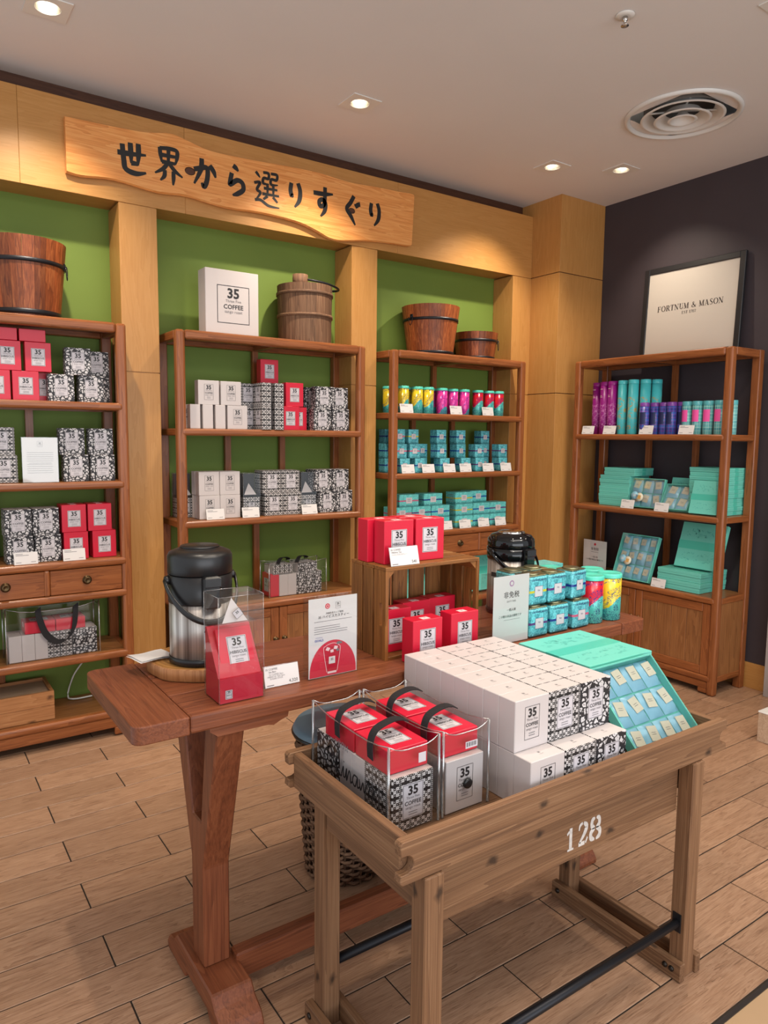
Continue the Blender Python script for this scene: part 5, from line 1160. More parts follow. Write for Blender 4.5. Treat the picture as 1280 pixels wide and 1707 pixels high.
# ---------------------------------------------------------------- air pots
def airpot(c, style):
    x, y, z = c
    if style == 'matt':
        t = thing('air_pot', 'tall steel air pot with matt black top standing on a wood slice', 'vacuum jug', c); r = 0.084; bk = 'blackpl'
    else:
        t = thing('air_pot', 'steel air pot with glossy black lid at the back of the long table', 'vacuum jug', c); r = 0.086; bk = 'blackgl'
    L = lambda *a, **k: MB().lathe(*a, **k)
    L([(r - 0.002, 0.0), (r + 0.003, 0.004), (r + 0.003, 0.016), (r + 0.001, 0.020)], bk, (0, 0, 0), 48).build('base_ring', t, False)
    if style == 'matt':
        L([(r, 0.018), (r, 0.168)], 'steel', (0, 0, 0), 56).build('body', t, False)
        L([(r + 0.001, 0.167), (r + 0.002, 0.17), (r + 0.002, 0.242), (r - 0.001, 0.2435)], bk, (0, 0, 0), 48).build('collar', t, False)
        L([(r + 0.0005, 0.2445), (r + 0.003, 0.247), (r + 0.003, 0.292), (r - 0.002, 0.302), (r - 0.018, 0.309), (0.056, 0.311), (0.054, 0.314), (0.0, 0.316)], bk, (0, 0, 0), 48).build('lid', t, False)
        L([(0.053, 0.3145), (0.051, 0.3185), (0.0, 0.320)], bk, (0, 0, 0), 36).build('push_button', t, False)
        h0 = 0.238; hz = 0.235; a_sp = math.radians(-92)
    else:
        L([(r, 0.018), (r, 0.204)], 'steel', (0, 0, 0), 56).build('body', t, False)
        L([(r + 0.001, 0.203), (r + 0.004, 0.207), (r + 0.004, 0.246), (r, 0.248)], bk, (0, 0, 0), 48).build('collar', t, False)
        L([(r + 0.001, 0.249), (r + 0.003, 0.252), (r + 0.001, 0.278), (r - 0.012, 0.294), (0.05, 0.301)], bk, (0, 0, 0), 48, True, True, False).build('lid', t, False)
        L([(0.052, 0.299), (0.048, 0.307), (0.03, 0.310), (0.0, 0.310)], 'steelc', (0, 0, 0), 36).build('push_button', t, False)
        hz = 0.240; a_sp = math.radians(-92)
    M = Matrix.Rotation(a_sp + PI / 2, 4, 'Z')
    # spout housing pointing to the front
    MB().box(-0.024, 0.024, -r - 0.022, -r + 0.008, hz - 0.075, hz + 0.012, bk, 0.006, M).build('spout', t, False)
    MB().box(-0.023, 0.023, -r - 0.026, -r - 0.0225, hz - 0.016, hz + 0.010, bk, 0.002, M).build('lever', t, False)
    # carrying handle folded down in front
    ax = a_sp + PI / 2; ux, uy = math.cos(ax), math.sin(ax); fx, fy = math.cos(a_sp), math.sin(a_sp); P = []
    for k in range(25):
        u = k / 24 * PI; s = math.cos(u); q = math.sin(u); rr = r + 0.014
        P.append((ux * rr * s + fx * (rr + 0.006) * q, uy * rr * s + fy * (rr + 0.006) * q, hz - 0.005 - (0.105 if style == 'matt' else 0.085) * q))
    MB().tube(P, (0.004, 0.0085), bk, 8).build('handle', t, False)
    for s in (-1, 1):
        MB().lathe([(0.012, 0), (0.012, 0.010), (0.009, 0.013), (0.0, 0.013)], bk, (0, 0, 0), 14, M=Matrix.Translation((ux * s * (r + 0.001), uy * s * (r + 0.001), hz - 0.005)) @ Matrix.Rotation(ax + (0 if s > 0 else PI), 4, 'Z') @ Matrix.Rotation(PI / 2, 4, 'Y')).build('pivot_cap', t, False)
    # rating label
    g = MB(); n = 8; a0 = math.radians(-104 if style == 'matt' else -168); a1 = a0 + (0.42 if style == 'matt' else 0.5)
    def cyl(z0, z1, b0, b1, m, e):
        vs = []
        for k in range(n + 1):
            a = b0 + (b1 - b0) * k / n; vs += [((r + e) * math.cos(a), (r + e) * math.sin(a), z0), ((r + e) * math.cos(a), (r + e) * math.sin(a), z1)]
        g.add(vs, [(2 * k, 2 * k + 2, 2 * k + 3, 2 * k + 1) for k in range(n)], m, True)
    if style == 'matt':
        cyl(0.05, 0.13, a0, a1, 'labelgrey', 0.0005); cyl(0.118, 0.124, a0, a1, 'black', 0.0008); cyl(0.094, 0.100, a0, a1, 'black', 0.0008)
        for i in range(5): cyl(0.056 + i * 0.006, 0.0575 + i * 0.006, a0 + 0.04, a1 - 0.05, 'grey_ink', 0.0008)
    else: cyl(0.142, 0.158, math.radians(-188), math.radians(-164), 'black', 0.0005)
    g.build('label', t, False)
def ribbon(pts, w_, th, m, wd):
    """flat strap along pts, wd = width direction"""
    b = MB(); W = Vector(wd).normalized() * w_ / 2; n = len(pts); vs = []
    for i, p in enumerate(pts):
        p = Vector(p); t_ = Vector(pts[min(i + 1, n - 1)]) - Vector(pts[max(i - 1, 0)]); u = t_.cross(W).normalized() * th / 2
        vs += [p - W - u, p + W - u, p + W + u, p - W + u]
    fs = []
    for i in range(n - 1):
        for k in range(4): fs.append((4 * i + k, 4 * i + (k + 1) % 4, 4 * i + 4 + (k + 1) % 4, 4 * i + 4 + k))
    fs += [(3, 2, 1, 0), (4 * n - 4, 4 * n - 3, 4 * n - 2, 4 * n - 1)]
    return b.add(vs, fs, m)
SCRIPT = {'O': ([[(0.5, .95), (0.15, .7), (0.1, .3), (0.4, .05), (0.75, .25), (0.8, .7), (0.5, .95), (0.3, .75)]], 0.9), 'k': ([[(0.0, .15), (0.3, .8), (0.35, 1.1), (0.22, 1.0), (0.15, 0)], [(0.15, .3), (0.4, .55), (0.2, .35), (0.5, .02), (0.6, .12)]], 0.58),
          'i': ([[(0.0, .12), (0.15, .5), (0.15, .1), (0.3, .08)], [(0.18, .7), (0.2, .74)]], 0.3), 'n': ([[(0, .1), (.1, .5), (.1, 0), (.3, .48), (.4, .3), (.42, .03), (.55, .12)]], .52), 'a': ([[(.4, .45), (.15, .45), (.05, .15), (.25, .02), (.42, .45), (.42, .05), (.58, .12)]], .55), 'w': ([[(0, .45), (.1, .03), (.28, .4), (.38, .03), (.6, .5), (.7, .45)]], .66)}
def script_text(s, size, wd):
    V = []; F = []; x = 0
    for ch in s:
        sts, adv = SCRIPT[ch]
        for st_ in sts:
            vs, fs = stroke(st_, wd, True, None); b = len(V); V += [((p[0] + x) * size, p[1] * size) for p in vs]; F += [tuple(b + i for i in f) for f in fs]
        x += adv
    return V, F, x * size
def clear_bag(lab, loc, w_, d, h, text=False, rz=0.0, sag=0.0, strap='end', top_in=0.0):
    """clear vinyl carrier bag, open top; w_ along x, d along y (origin: centre of bottom)"""
    t = thing('clear_bag', lab, 'bag', loc, rz); x, y = w_ / 2, d / 2
    yt = y - top_in
    b = MB()
    def wall(p, q, pt, qt, dip, m='clear'):
        n = 8; vs = []; 
        for k in range(n + 1):
            u = k / n; lo = Vector(p).lerp(Vector(q), u); hi = Vector(pt).lerp(Vector(qt), u); hi.z -= dip * math.sin(PI * u) + 0.15 * dip * math.sin(3 * PI * u)
            mid = lo.lerp(hi, 0.5); vs += [lo, mid, hi]
        b.add(vs, [f for k in range(n) for f in ((3 * k, 3 * k + 3, 3 * k + 4, 3 * k + 1), (3 * k + 1, 3 * k + 4, 3 * k + 5, 3 * k + 2))], m, True)
    c = [(-x, -y), (x, -y), (x, y), (-x, y)]; ct = [(-x, -yt), (x, -yt), (x, yt), (-x, yt)]
    for k in range(4):
        j = (k + 1) % 4; wall((*c[k], 0.001), (*c[j], 0.001), (*ct[k], h), (*ct[j], h), sag)
    b.add([(p[0], p[1], 0.001) for p in c], [(0, 1, 2, 3)], 'clear'); b.build('vinyl', t, False)
    for k in range(4):
        MB().tube([(*c[k], 0.001), (*ct[k], h)], 0.0036, 'vinyl', 6).build('corner_piping', t, False)
        j = (k + 1) % 4; n = 8
        P = [(ct[k][0] + (ct[j][0] - ct[k][0]) * u, ct[k][1] + (ct[j][1] - ct[k][1]) * u, h - sag * math.sin(PI * u) - 0.15 * sag * math.sin(3 * PI * u)) for u in [q / n for q in range(n + 1)]]
        MB().tube(P, 0.0016, 'vinyl', 5).build('hem', t, False)
    return t

# ================================================================ placing the goods
DESC = {'white': 'white coffee carton', 'geo': 'woven-pattern coffee carton', 'floral': 'floral black-and-white coffee carton', 'red': 'red hibiscus carton'}
GROUP = {'white': 'white coffee cartons', 'geo': 'woven-pattern coffee cartons', 'floral': 'floral coffee cartons', 'red': 'red hibiscus cartons'}
P = {}
def nth(i): return ORD[i]
def put_boxes(items, where, zlev):
    """items: (kind, x, y, layer, rot); ordinals run left to right among the same kind and layer"""
    names = {0: 'bottom layer', 1: 'second layer', 2: 'top layer'}
    keyed = {}
    for it in items: keyed.setdefault((it[0], it[3], it[4] if len(it) > 4 else 'f'), []).append(it)
    for (kind, lay, mode), L in keyed.items():
        L.sort(key=lambda q: q[1])
        for i, it in enumerate(L):
            z = zlev + lay * (HT[kind] + 0.0008) + 0.0005
            extra = {'f': '', 'b': 'rear ', 's': 'edge-on '}[mode]
            lab = f"{extra}{DESC[kind]}, {names[lay]}, {nth(i)} from left, {where}"
            P[kind].put((it[1], it[2], z), -PI / 2 if mode == 's' else random.uniform(-0.012, 0.012), lab, GROUP[kind])
def put_cards(xs, y, z, where):
    for i, x in enumerate(xs): P['card'].put((x, y, z + 0.0004), 0, f'white price card in clear holder, {nth(i)} from left, {where}', 'price cards on the shelves')
def lying(kind, x, y0, z, lab, rz=0.0):
    P[kind].put((x, y0, z + BD + 0.0006), (-PI / 2, 0, rz), lab, GROUP[kind])
def left_unit():
    L1, L2, L3 = 1.632, 1.262, 0.892
    w = 'top shelf of left unit'
    put_boxes([('red', 0.405, 3.60, 0), ('red', 0.521, 3.60, 0), ('red', 0.612, 3.660, 0, 'b'), ('floral', 0.668, 3.597, 0), ('floral', 0.802, 3.61, 0), ('floral', 0.850, 3.70, 0, 'b'),
               ('red', 0.452, 3.60, 1), ('red', 0.576, 3.60, 1), ('floral', 0.745, 3.60, 1), ('floral', 0.850, 3.70, 1, 'b')], w, L1)
    for i, x in enumerate((0.44, 0.556)): lying('red', x, 3.602, L1 + 2 * (HT['red'] + 0.0008) + 0.001, f'red hibiscus carton lying flat on the stack, top shelf of left unit, {nth(i)} from left')
    w = 'second shelf of left unit'
    put_boxes([('geo', 0.418, 3.60, 0), ('geo', 0.410, 3.60, 1), ('floral', 0.721, 3.60, 0), ('floral', 0.841, 3.60, 0), ('floral', 0.706, 3.60, 1), ('floral', 0.835, 3.60, 1)], w, L2)
    sign_holder('white information sheet in acrylic stand on second shelf of far left unit', (0.563, 3.566, L2 + 0.0005), 0.152, 0.205, 0.028, art_info)
    w = 'third shelf of left unit'
    put_boxes([(k, x, y, l, m) for m, y in (('f', 3.60), ('b', 3.657)) for k, x, l in (('floral', 0.470, 0), ('floral', 0.588, 0), ('floral', 0.466, 1), ('floral', 0.582, 1), ('red', 0.710, 0), ('red', 0.838, 0), ('red', 0.704, 1), ('red', 0.820, 1))], w, L3)
    put_cards([0.488, 0.693], 3.563, L3, 'third shelf of left unit')
    # clear bag on the fourth shelf
    z = 0.432
    bag = clear_bag('clear bag of cartons with dangling black strap, on low shelf of left unit', (0.598, 3.652, z + 0.0004), 0.405, 0.124, 0.255, False, 0, 0.03, top_in=0.005)
    put_boxes([(k, 0.405 + i * 0.0548, 3.652, 0, 's') for i, k in enumerate(('white', 'white', 'white', 'geo', 'geo', 'floral', 'floral'))], 'inside bag on left unit', z + 0.0015)
    for i, x in enumerate((0.604, 0.737)): lying('red', x, 3.652, z + 0.0015 + BH + 0.002, f'red hibiscus carton lying on top inside left unit bag, {nth(i)} from left', PI / 2)
    pts = crom([(0.530, 3.590, 0.676), (0.535, 3.584, 0.63), (0.560, 3.580, 0.555), (0.605, 3.577, 0.512), (0.650, 3.577, 0.517), (0.682, 3.580, 0.57), (0.692, 3.584, 0.64), (0.694, 3.590, 0.678)], 5)
    ribbon([(p[0] - 0.598, p[1] - 3.652, p[2] - z - 0.0004) for p in pts], 0.030, 0.002, 'webbing', (0.75, 0, 0.5)).build('strap', bag, False)
def keg_unit():
    M1, M2, M3 = 1.517, 1.046, 0.576
    w = 'top shelf of keg unit'
    put_boxes([('white', 1.272, 3.652, 0, 's'), ('white', 1.340, 3.652, 0, 's'), ('white', 1.408, 3.652, 0, 's'), ('white', 1.531, 3.60, 0), ('white', 1.374, 3.60, 1), ('white', 1.496, 3.60, 1),
               ('geo', 1.622, 3.668, 0, 'b'), ('geo', 1.622, 3.668, 1, 'b'), ('geo', 1.648, 3.60, 0, 's'), ('geo', 1.648, 3.60, 1, 's'), ('geo', 1.722, 3.60, 0, 's'), ('geo', 1.722, 3.60, 1, 's'), 
               ('red', 1.842, 3.597, 0), ('red', 1.872, 3.605, 1), ('red', 1.925, 3.664, 0, 'b'), ('red', 1.762, 3.73, 0, 'b'), ('red', 1.762, 3.73, 1, 'b'), ('red', 1.880, 3.73, 1, 'b'), ('red', 1.880, 3.73, 0, 'b'), ('red', 1.775, 3.72, 2),
               ('floral', 2.045, 3.597, 0), ('floral', 2.168, 3.60, 0), ('floral', 2.058, 3.60, 1), ('floral', 2.172, 3.62, 1), ('floral', 2.05, 3.72, 0, 'b'), ('floral', 2.05, 3.72, 1, 'b')], w, M1)
    w = 'second shelf of keg unit'
    put_boxes([(k, x, y, l, m) for m, y in (('f', 3.60), ('b', 3.657)) for k, x, l in (('white', 1.371, 0), ('white', 1.485, 0), ('white', 1.369, 1), ('white', 1.484, 1), ('geo', 1.742, 0), ('geo', 1.856, 0), ('geo', 1.730, 1), ('geo', 1.844, 1), ('floral', 2.080, 0), ('floral', 2.194, 0), ('floral', 2.052, 1), ('floral', 2.168, 1))], w, M2)
    P['giftgeo'].put((1.288, 3.722, M2 + 0.0005), 0, 'clear gift box with woven carton, far left on second shelf of keg unit', 'clear gift boxes with woven cartons')
    P['giftgeo'].put((1.610, 3.605, M2 + 0.0005), 0, 'clear gift box with woven carton, between white and woven cartons, keg unit', 'clear gift boxes with woven cartons')
    P['giftgeo'].put((1.962, 3.61, M2 + 0.0005), 0, 'clear gift box with woven carton, between woven and floral cartons, keg unit', 'clear gift boxes with woven cartons')
    put_cards([1.389, 1.588, 1.946], 3.563, M2, 'second shelf of keg unit')
    z = M3
    bag = clear_bag('small clear bag packed with cartons on the cupboard top of the keg unit', (1.906, 3.69, z + 0.0004), 0.368, 0.126, 0.195, False, 0, 0.012, top_in=0.006)
    put_boxes([(k, 1.732 + i * 0.0548, 3.69, 0, 's') for i, k in enumerate(('red', 'white', 'white', 'floral', 'floral', 'floral'))], 'inside bag on keg unit', z + 0.0015)
    for i, (k, x) in enumerate((('geo', 1.870), ('floral', 2.030))): lying(k, x, 3.690, z + 0.0015 + BH + 0.002, f'{DESC[k]} lying on top inside keg unit bag, {nth(i)} from left', PI / 2)
    for x in (1.835, 1.955):
        pts = crom([(x - 0.06, 3.632, z + 0.187), (x - 0.03, 3.66, z + 0.212), (x + 0.01, 3.69, z + 0.214), (x + 0.05, 3.72, z + 0.2), (x + 0.06, 3.745, z + 0.188)], 5)
        ribbon([(p[0] - 1.906, p[1] - 3.69, p[2] - z - 0.0004) for p in pts], 0.024, 0.002, 'webbing', (0.55, -0.55, 0.1)).build('strap', bag, False)
    # big display carton on top
    zt = SH + 0.0015
    t = thing('display_carton', 'large white display carton with framed 35 coffee logo on top of keg unit', 'box', (1.518, 3.62, zt))
    MB().box(-0.147, 0.147, 0, 0.10, 0, 0.33, 'white', 0.002).build('carton', t, False)
    l = MB(); label_art(l, 'COFFEE', 0.005, 0.156, 0.178, 0.192, -0.0004, plate=None, lines=False); l.build('label', t, False)
def third_unit():
    T1, T2, T3, T4 = 1.632, 1.262, 0.892, 0.432
    w = 'top shelf of third unit'
    for k, lab, L in (('yellow', 'yellow', [(2.586, 3.72), (2.632, 3.63), (2.722, 3.712), (2.742, 3.63), (2.820, 3.62)]), ('pink', 'pink', [(2.918, 3.712), (2.940, 3.63), (3.038, 3.64), (3.126, 3.63)]), ('red', 'red', [(3.247, 3.63), (3.345, 3.63), (3.424, 3.62)])):
        L.sort()
        for i, (x, y) in enumerate(L): P['round' + k].put((x, y, T1 + 0.0005), random.uniform(-0.5, 0.5), f'{lab} round tea tin with turquoise lid, {nth(i)} {lab} from left, {w}', 'round illustrated tins')
    put_cards([2.617, 3.011, 3.285], 3.563, T1, w)
    w = 'second shelf of third unit'; h = 0.0905
    cad = [('pink', 2.592, 3.60, 2), ('pink', 2.606, 3.60, 1), ('navy', 2.633, 3.60, 0), ('yellow', 2.708, 3.615, 2), ('pink', 2.708, 3.60, 1), ('navy', 2.750, 3.60, 0), ('navy', 2.920, 3.60, 2), ('navy', 2.926, 3.60, 1), ('blue', 2.952, 3.60, 0), ('navy', 3.096, 3.615, 2), ('blue', 3.100, 3.615, 1), ('blue', 3.130, 3.60, 0),
           ('purple', 3.248, 3.60, 1), ('purple', 3.254, 3.60, 0), ('navy', 3.405, 3.72, 2), ('purple', 3.405, 3.72, 1), ('purple', 3.405, 3.72, 0), ('purple', 3.470, 3.61, 1), ('navy', 3.474, 3.61, 0), ('navy', 2.592, 3.705, 2), ('navy', 2.592, 3.705, 1), ('navy', 2.592, 3.705, 0), ('blue', 2.845, 3.70, 0), ('blue', 2.845, 3.70, 1), ('navy', 3.02, 3.72, 0)]
    keyed = {}
    for c in cad: keyed.setdefault(c[3], []).append(c)
    nm = {0: 'bottom', 1: 'middle', 2: 'top'}
    for lay, L in keyed.items():
        L.sort(key=lambda q: (q[1], q[2]))
        for i, (b, x, y, l) in enumerate(L): P['caddy' + b].put((x, y, T2 + 0.0005 + lay * h), random.uniform(-0.03, 0.03), f'turquoise square tea box with {b} stripe, {nm[lay]} layer, {ORDX(i)} from left, third unit', 'square turquoise tea boxes')
    put_cards([2.635, 2.794, 2.965, 3.102, 3.301, 3.463], 3.563, T2, w)
    w = 'third shelf of third unit'; h = 0.0785
    car = [('purple', 2.625, 3.605, 0), ('navy', 2.777, 3.605, 0), ('navy', 2.930, 3.605, 0), ('yellow', 3.131, 3.605, 0), ('navy', 3.283, 3.605, 0), ('purple', 3.435, 3.605, 0), ('pink', 2.622, 3.605, 1), ('purple', 2.774, 3.605, 1), ('blue', 2.928, 3.605, 1), ('yellow', 3.129, 3.605, 1), ('blue', 3.282, 3.605, 1), ('purple', 3.434, 3.605, 1),
           ('pink', 2.672, 3.605, 2), ('navy', 2.865, 3.605, 2), ('yellow', 3.125, 3.605, 2), ('blue', 3.30, 3.66, 2)]
    keyed = {}
    for c in car: keyed.setdefault(c[3], []).append(c)
    for lay, L in keyed.items():
        L.sort(key=lambda q: q[1])
        for i, (b, x, y, l) in enumerate(L): P['carton' + b].put((x, y, T3 + 0.0005 + lay * h), random.uniform(-0.012, 0.012), f'wide turquoise tea carton, {b} ribbon, {nm[lay]} layer, {nth(i)} from left, third unit', 'wide turquoise tea cartons')
    put_cards([2.79, 2.949, 3.108, 3.272, 3.426], 3.563, T3, w)
    for i, x in enumerate((2.72, 3.03, 3.34)):
        th = math.radians(60); P['setbig'].put((x, 3.70, T4 + 0.0008 + 0.14 * math.sin(th) + 0.002), (th, 0, 0), f'turquoise gift box standing upright below drawers of third unit, {nth(i)} from left', 'flat turquoise gift boxes')
def ORDX(i): return ORD[i]
def wall_unit():
    r1, r2, r3 = 1.517, 1.046, 0.576; Q = -PI / 2
    w = 'top shelf of dark-wall unit'
    for k, lab, L in (('purple', 'tall purple', [(3.98, 3.24), (3.952, 3.155), (3.942, 3.085)]), ('turq', 'tall turquoise flowered', [(3.94, 3.004), (3.93, 2.918), (3.965, 2.855), (4.02, 2.812)]),
                      ('navy', 'short navy tartan', [(3.908, 2.813), (3.945, 2.764), (3.950, 2.704), (3.940, 2.645), (3.985, 2.603)]), ('teal', 'short teal pink-label', [(3.95, 2.547), (4.0, 2.514), (3.945, 2.478), (3.95, 2.412), (3.945, 2.338), (3.99, 2.292)])):
        L.sort(key=lambda q: -q[1])
        for i, (x, y) in enumerate(L): P['tube' + k].put((x, y, r1 + 0.0005), Q + random.uniform(-0.2, 0.2), f'{lab} tube tin, {nth(i)} such from left, {w}', lab + ' tube tins')
    for i, y in enumerate((3.226, 3.052, 2.775, 2.502)): P['card'].put((3.872, y, r1 + 0.0004), Q, f'white price card in clear holder, {nth(i)} from left, {w}', 'price cards on the shelves')
    for n, (cx, cy, num, lab) in enumerate(((4.05, 3.05, 10, 'left'), (4.08, 2.408, 11, 'right'))):
        for k in range(num):
            dy = -0.035 if (n == 0 and k >= num - 2) else 0.0
            P['set'].put((cx + random.uniform(-.004, .004), cy + dy + random.uniform(-.004, .004), r2 + 0.0008 + k * 0.0252), Q + random.uniform(-0.008, 0.008), f'flat turquoise gift box, {nth(k)} from bottom of {lab} stack, second shelf of dark-wall unit', 'flat turquoise gift boxes')
    def stand(p, x, y, z, d, lean, yaw, lab, grp):
        th = math.radians(90 - lean); P[p].put((x, y, z + 0.0008 + d / 2 * math.sin(th) + 0.0015), (th, 0, Q + yaw), lab, grp)
    stand('open6', 3.985, 2.815, r2, 0.19, 14, 0.06, 'open turquoise tray of six tea sachets marked 24, beside left stack, dark-wall unit', 'open trays of tea sachets')
    stand('open4', 3.985, 2.600, r2, 0.185, 36, 0.16, 'open turquoise tray of four sachets, leaning in middle of dark-wall unit', 'open trays of tea sachets')
    stand('setgreen', 3.945, 2.385, r2, 0.20, 15, 0.05, 'turquoise gift box leaning upright in front of right stack, dark-wall unit', 'flat turquoise gift boxes')
    stand('setgreen', 4.09, 2.625, r2, 0.20, 12, 0.0, 'turquoise gift box leaning behind the four-sachet tray, dark-wall unit', 'flat turquoise gift boxes')
    for i, y in enumerate((2.887, 2.640)): P['card'].put((3.872, y, r2 + 0.0004), Q, f'white price card in clear holder, {nth(i)} from left, second shelf of dark-wall unit', 'price cards on the shelves')
    sign_holder('white non-duty-free notice in acrylic stand on cupboard top of dark-wall unit', (4.0, 3.228, r3 + 0.0005), 0.20, 0.212, 0.035, art_small_duty, Q)
    stand('open12', 3.965, 2.855, r3, 0.30, 20, 0.0, 'open turquoise tray of twelve sachets marked 36, on cupboard top of dark-wall unit', 'open trays of tea sachets')
    for k in range(4): P['setbig'].put((4.045 + random.uniform(-.003, .003), 2.520 + random.uniform(-.004, .004), r3 + 0.0008 + k * 0.0312), Q, f'large flat turquoise box, {nth(k)} from bottom of stack, cupboard top of dark-wall unit', 'flat turquoise gift boxes')
    stand('setbig', 4.045, 2.455, r3 + 0.1265, 0.28, 18, 0.0, 'large turquoise box leaning upright on top of the stack, dark-wall unit cupboard', 'flat turquoise gift boxes')
    P['card'].put((3.872, 2.636, r3 + 0.0004), Q, 'white price card in clear holder before the stack, cupboard top of dark-wall unit', 'price cards on the shelves')
def on_table():
    T = 0.8312
    # wood slice
    t = thing('wood_slice', 'thick round wood slice with bark edge under the matt black air pot', 'wood slice', (0.690, 1.922, T))
    n = 40; rs = [0.132 + 0.004 * math.sin(3 * a * 2 * PI / n) + 0.003 * math.sin(7 * a * 2 * PI / n + 1) for a in range(n)]
    P2 = [(rs[k] * math.cos(2 * PI * k / n), rs[k] * math.sin(2 * PI * k / n)) for k in range(n)]
    MB().prism([(p[0] * 0.972, p[1] * 0.972) for p in P2], 'z', 0.0, 0.0345, 'slab').build('slice', t, False)
    b = MB(); vs = [(p[0] * s, p[1] * s, z) for s, z in ((0.97, 0.0), (1.0, 0.004), (1.0, 0.031), (0.974, 0.0346)) for p in P2]
    b.add(vs, [(r * n + k, r * n + (k + 1) % n, (r + 1) * n + (k + 1) % n, (r + 1) * n + k) for r in range(3) for k in range(n)], 'pineZ', True); b.build('bark', t, False)
    airpot((0.688, 1.888, T + 0.0356), 'matt')
    nb = MB(); g = 7; vs = []
    for i in range(g):
        for j in range(g):
            u, v = i / (g - 1), j / (g - 1); x, y = 0.530 + 0.10 * u - 0.02 * v, 1.915 + 0.075 * v + 0.02 * u
            vs.append((x, y, T + 0.0362 + 0.0035 * math.sin(3.0 * u + 2 * v) ** 2 + 0.004 * (1 - u)))
    q = [(i * g + j, (i + 1) * g + j, (i + 1) * g + j + 1, i * g + j + 1) for i in range(g - 1) for j in range(g - 1)]
    nb.add(vs, q, 'napkin', True).add([(p[0] + 0.004, p[1] + 0.003, p[2] + 0.003) for p in vs], q, 'napkin', True)
    tag(nb.build('napkin'), 'folded white napkin tucked beside the matt black air pot', 'napkin')
    P['giftred'].put((0.690, 1.613, T), 0.0, 'clear gift box with red hibiscus carton and white pyramid bag, table left end', 'clear gift boxes')
    big_card('price_card', 'white price card reading 4,320 beside the clear hibiscus gift box', (0.824, 1.657, T), 0.100, 0.054, '4,320', ['35 COFFEE', 'Set Box', '35 COFFEE 5pcs', 'HIBISCUS TEA 5pcs', 'SUGAR STICK'])
    sign_holder('hibiscus tea poster with red dome and iced glass in acrylic block on table', (0.975, 1.653, T), 0.156, 0.222, 0.030, art_hibiscus)
    for i, (x, y, rz) in enumerate(((1.245, 1.727, 0.0), (1.364, 1.729, -0.03))): P['red'].put((x, y, 1.1078), rz, f'red hibiscus carton on top of the slatted crate, front {["left", "right"][i]}', GROUP['red'])
    P['red'].put((1.226, 1.788, 1.1078), 0.0, 'red hibiscus carton on top of the slatted crate, behind the front left one', GROUP['red'])
    P['red'].put((1.345, 1.792, 1.1078), 0.02, 'red hibiscus carton on top of the slatted crate, behind the front right one', GROUP['red'])
    big_card('price_card', 'white price card reading 540 on top of the slatted crate', (1.243, 1.6885, 1.1076), 0.104, 0.056, '540', ['35 COFFEE', 'Hibiscus Tea', 'ハイビスカスティー'])
    zc = 0.8398
    for x, y, lab in ((1.236, 1.722, 'at left'), (1.349, 1.772, 'in the middle'), (1.4615, 1.782, 'at right')): P['red'].put((x, y, zc), 0, f'shaded red hibiscus carton standing inside the slatted crate, {lab}', GROUP['red'])
    P['red'].put((1.262, 1.602, T), 0.0, 'red hibiscus carton on table before the slatted crate, left of two', GROUP['red'])
    P['red'].put((1.412, 1.612, T), 0.0, 'red hibiscus carton on table before the slatted crate, right of two', GROUP['red'])
    airpot((1.915, 1.935, T), 'gloss')
    sign_holder('grey-blue non-duty-free notice in deep acrylic block between red cartons and tea tins', (1.612, 1.618, T), 0.160, 0.222, 0.058, art_duty)
    tins = [('purple', 1.745, 1.622, 0, 0.02), ('navy', 1.846, 1.622, 0, 0.02), ('pink', 1.957, 1.624, 0, 0.05), ('yellow', 1.748, 1.632, 1, 0.04), ('purple', 1.841, 1.632, 1, 0.05), ('navy', 1.953, 1.634, 1, 0.16),
            ('navy', 1.745, 1.705, 0, 0), ('pink', 1.846, 1.705, 0, 0), ('purple', 1.745, 1.716, 1, 0), ('navy', 1.842, 1.716, 1, 0)]
    for i, (b, x, y, l, rz) in enumerate(tins):
        P['tin' + b].put((x, y, T + l * 0.1048), rz, f'turquoise metal tea tin with {b} ribbon, {["lower", "upper"][l]} layer, {"rear" if i > 5 else "front"} row, {nth(i % 3 if i < 6 else (i - 6) % 2)} from left', 'turquoise metal tea tins')
    for k, x, y, lab in (('big_red', 2.058, 1.668, 'red illustrated round tin with green lid at the table right end'), ('big_yellow', 2.150, 1.662, 'yellow illustrated round tin with green lid at the table right end')):
        P['round' + k[4:] + 'big'].put((x, y, T), -0.3, lab, 'large round tins on the table')
    for i, (x, y) in enumerate(((1.965, 1.765), (2.07, 1.765), (2.165, 1.757), (2.05, 1.86))): P['roundredbig' if i % 2 else 'roundyellowbig'].put((x, y, T), 1.5, f'green-lidded round tin behind the front tins at table right end, {["leftmost", "middle", "rightmost", "rearmost"][i]}', 'large round tins on the table')
    P['cartonblue'].put((2.145, 1.935, T), 0, 'turquoise tea carton at the back right corner of the long table, lower of two', 'wide turquoise tea cartons')
    P['cartonblue'].put((2.140, 1.938, T + 0.0782), 0.03, 'turquoise tea carton at the back right corner of the long table, upper of two', 'wide turquoise tea cartons')
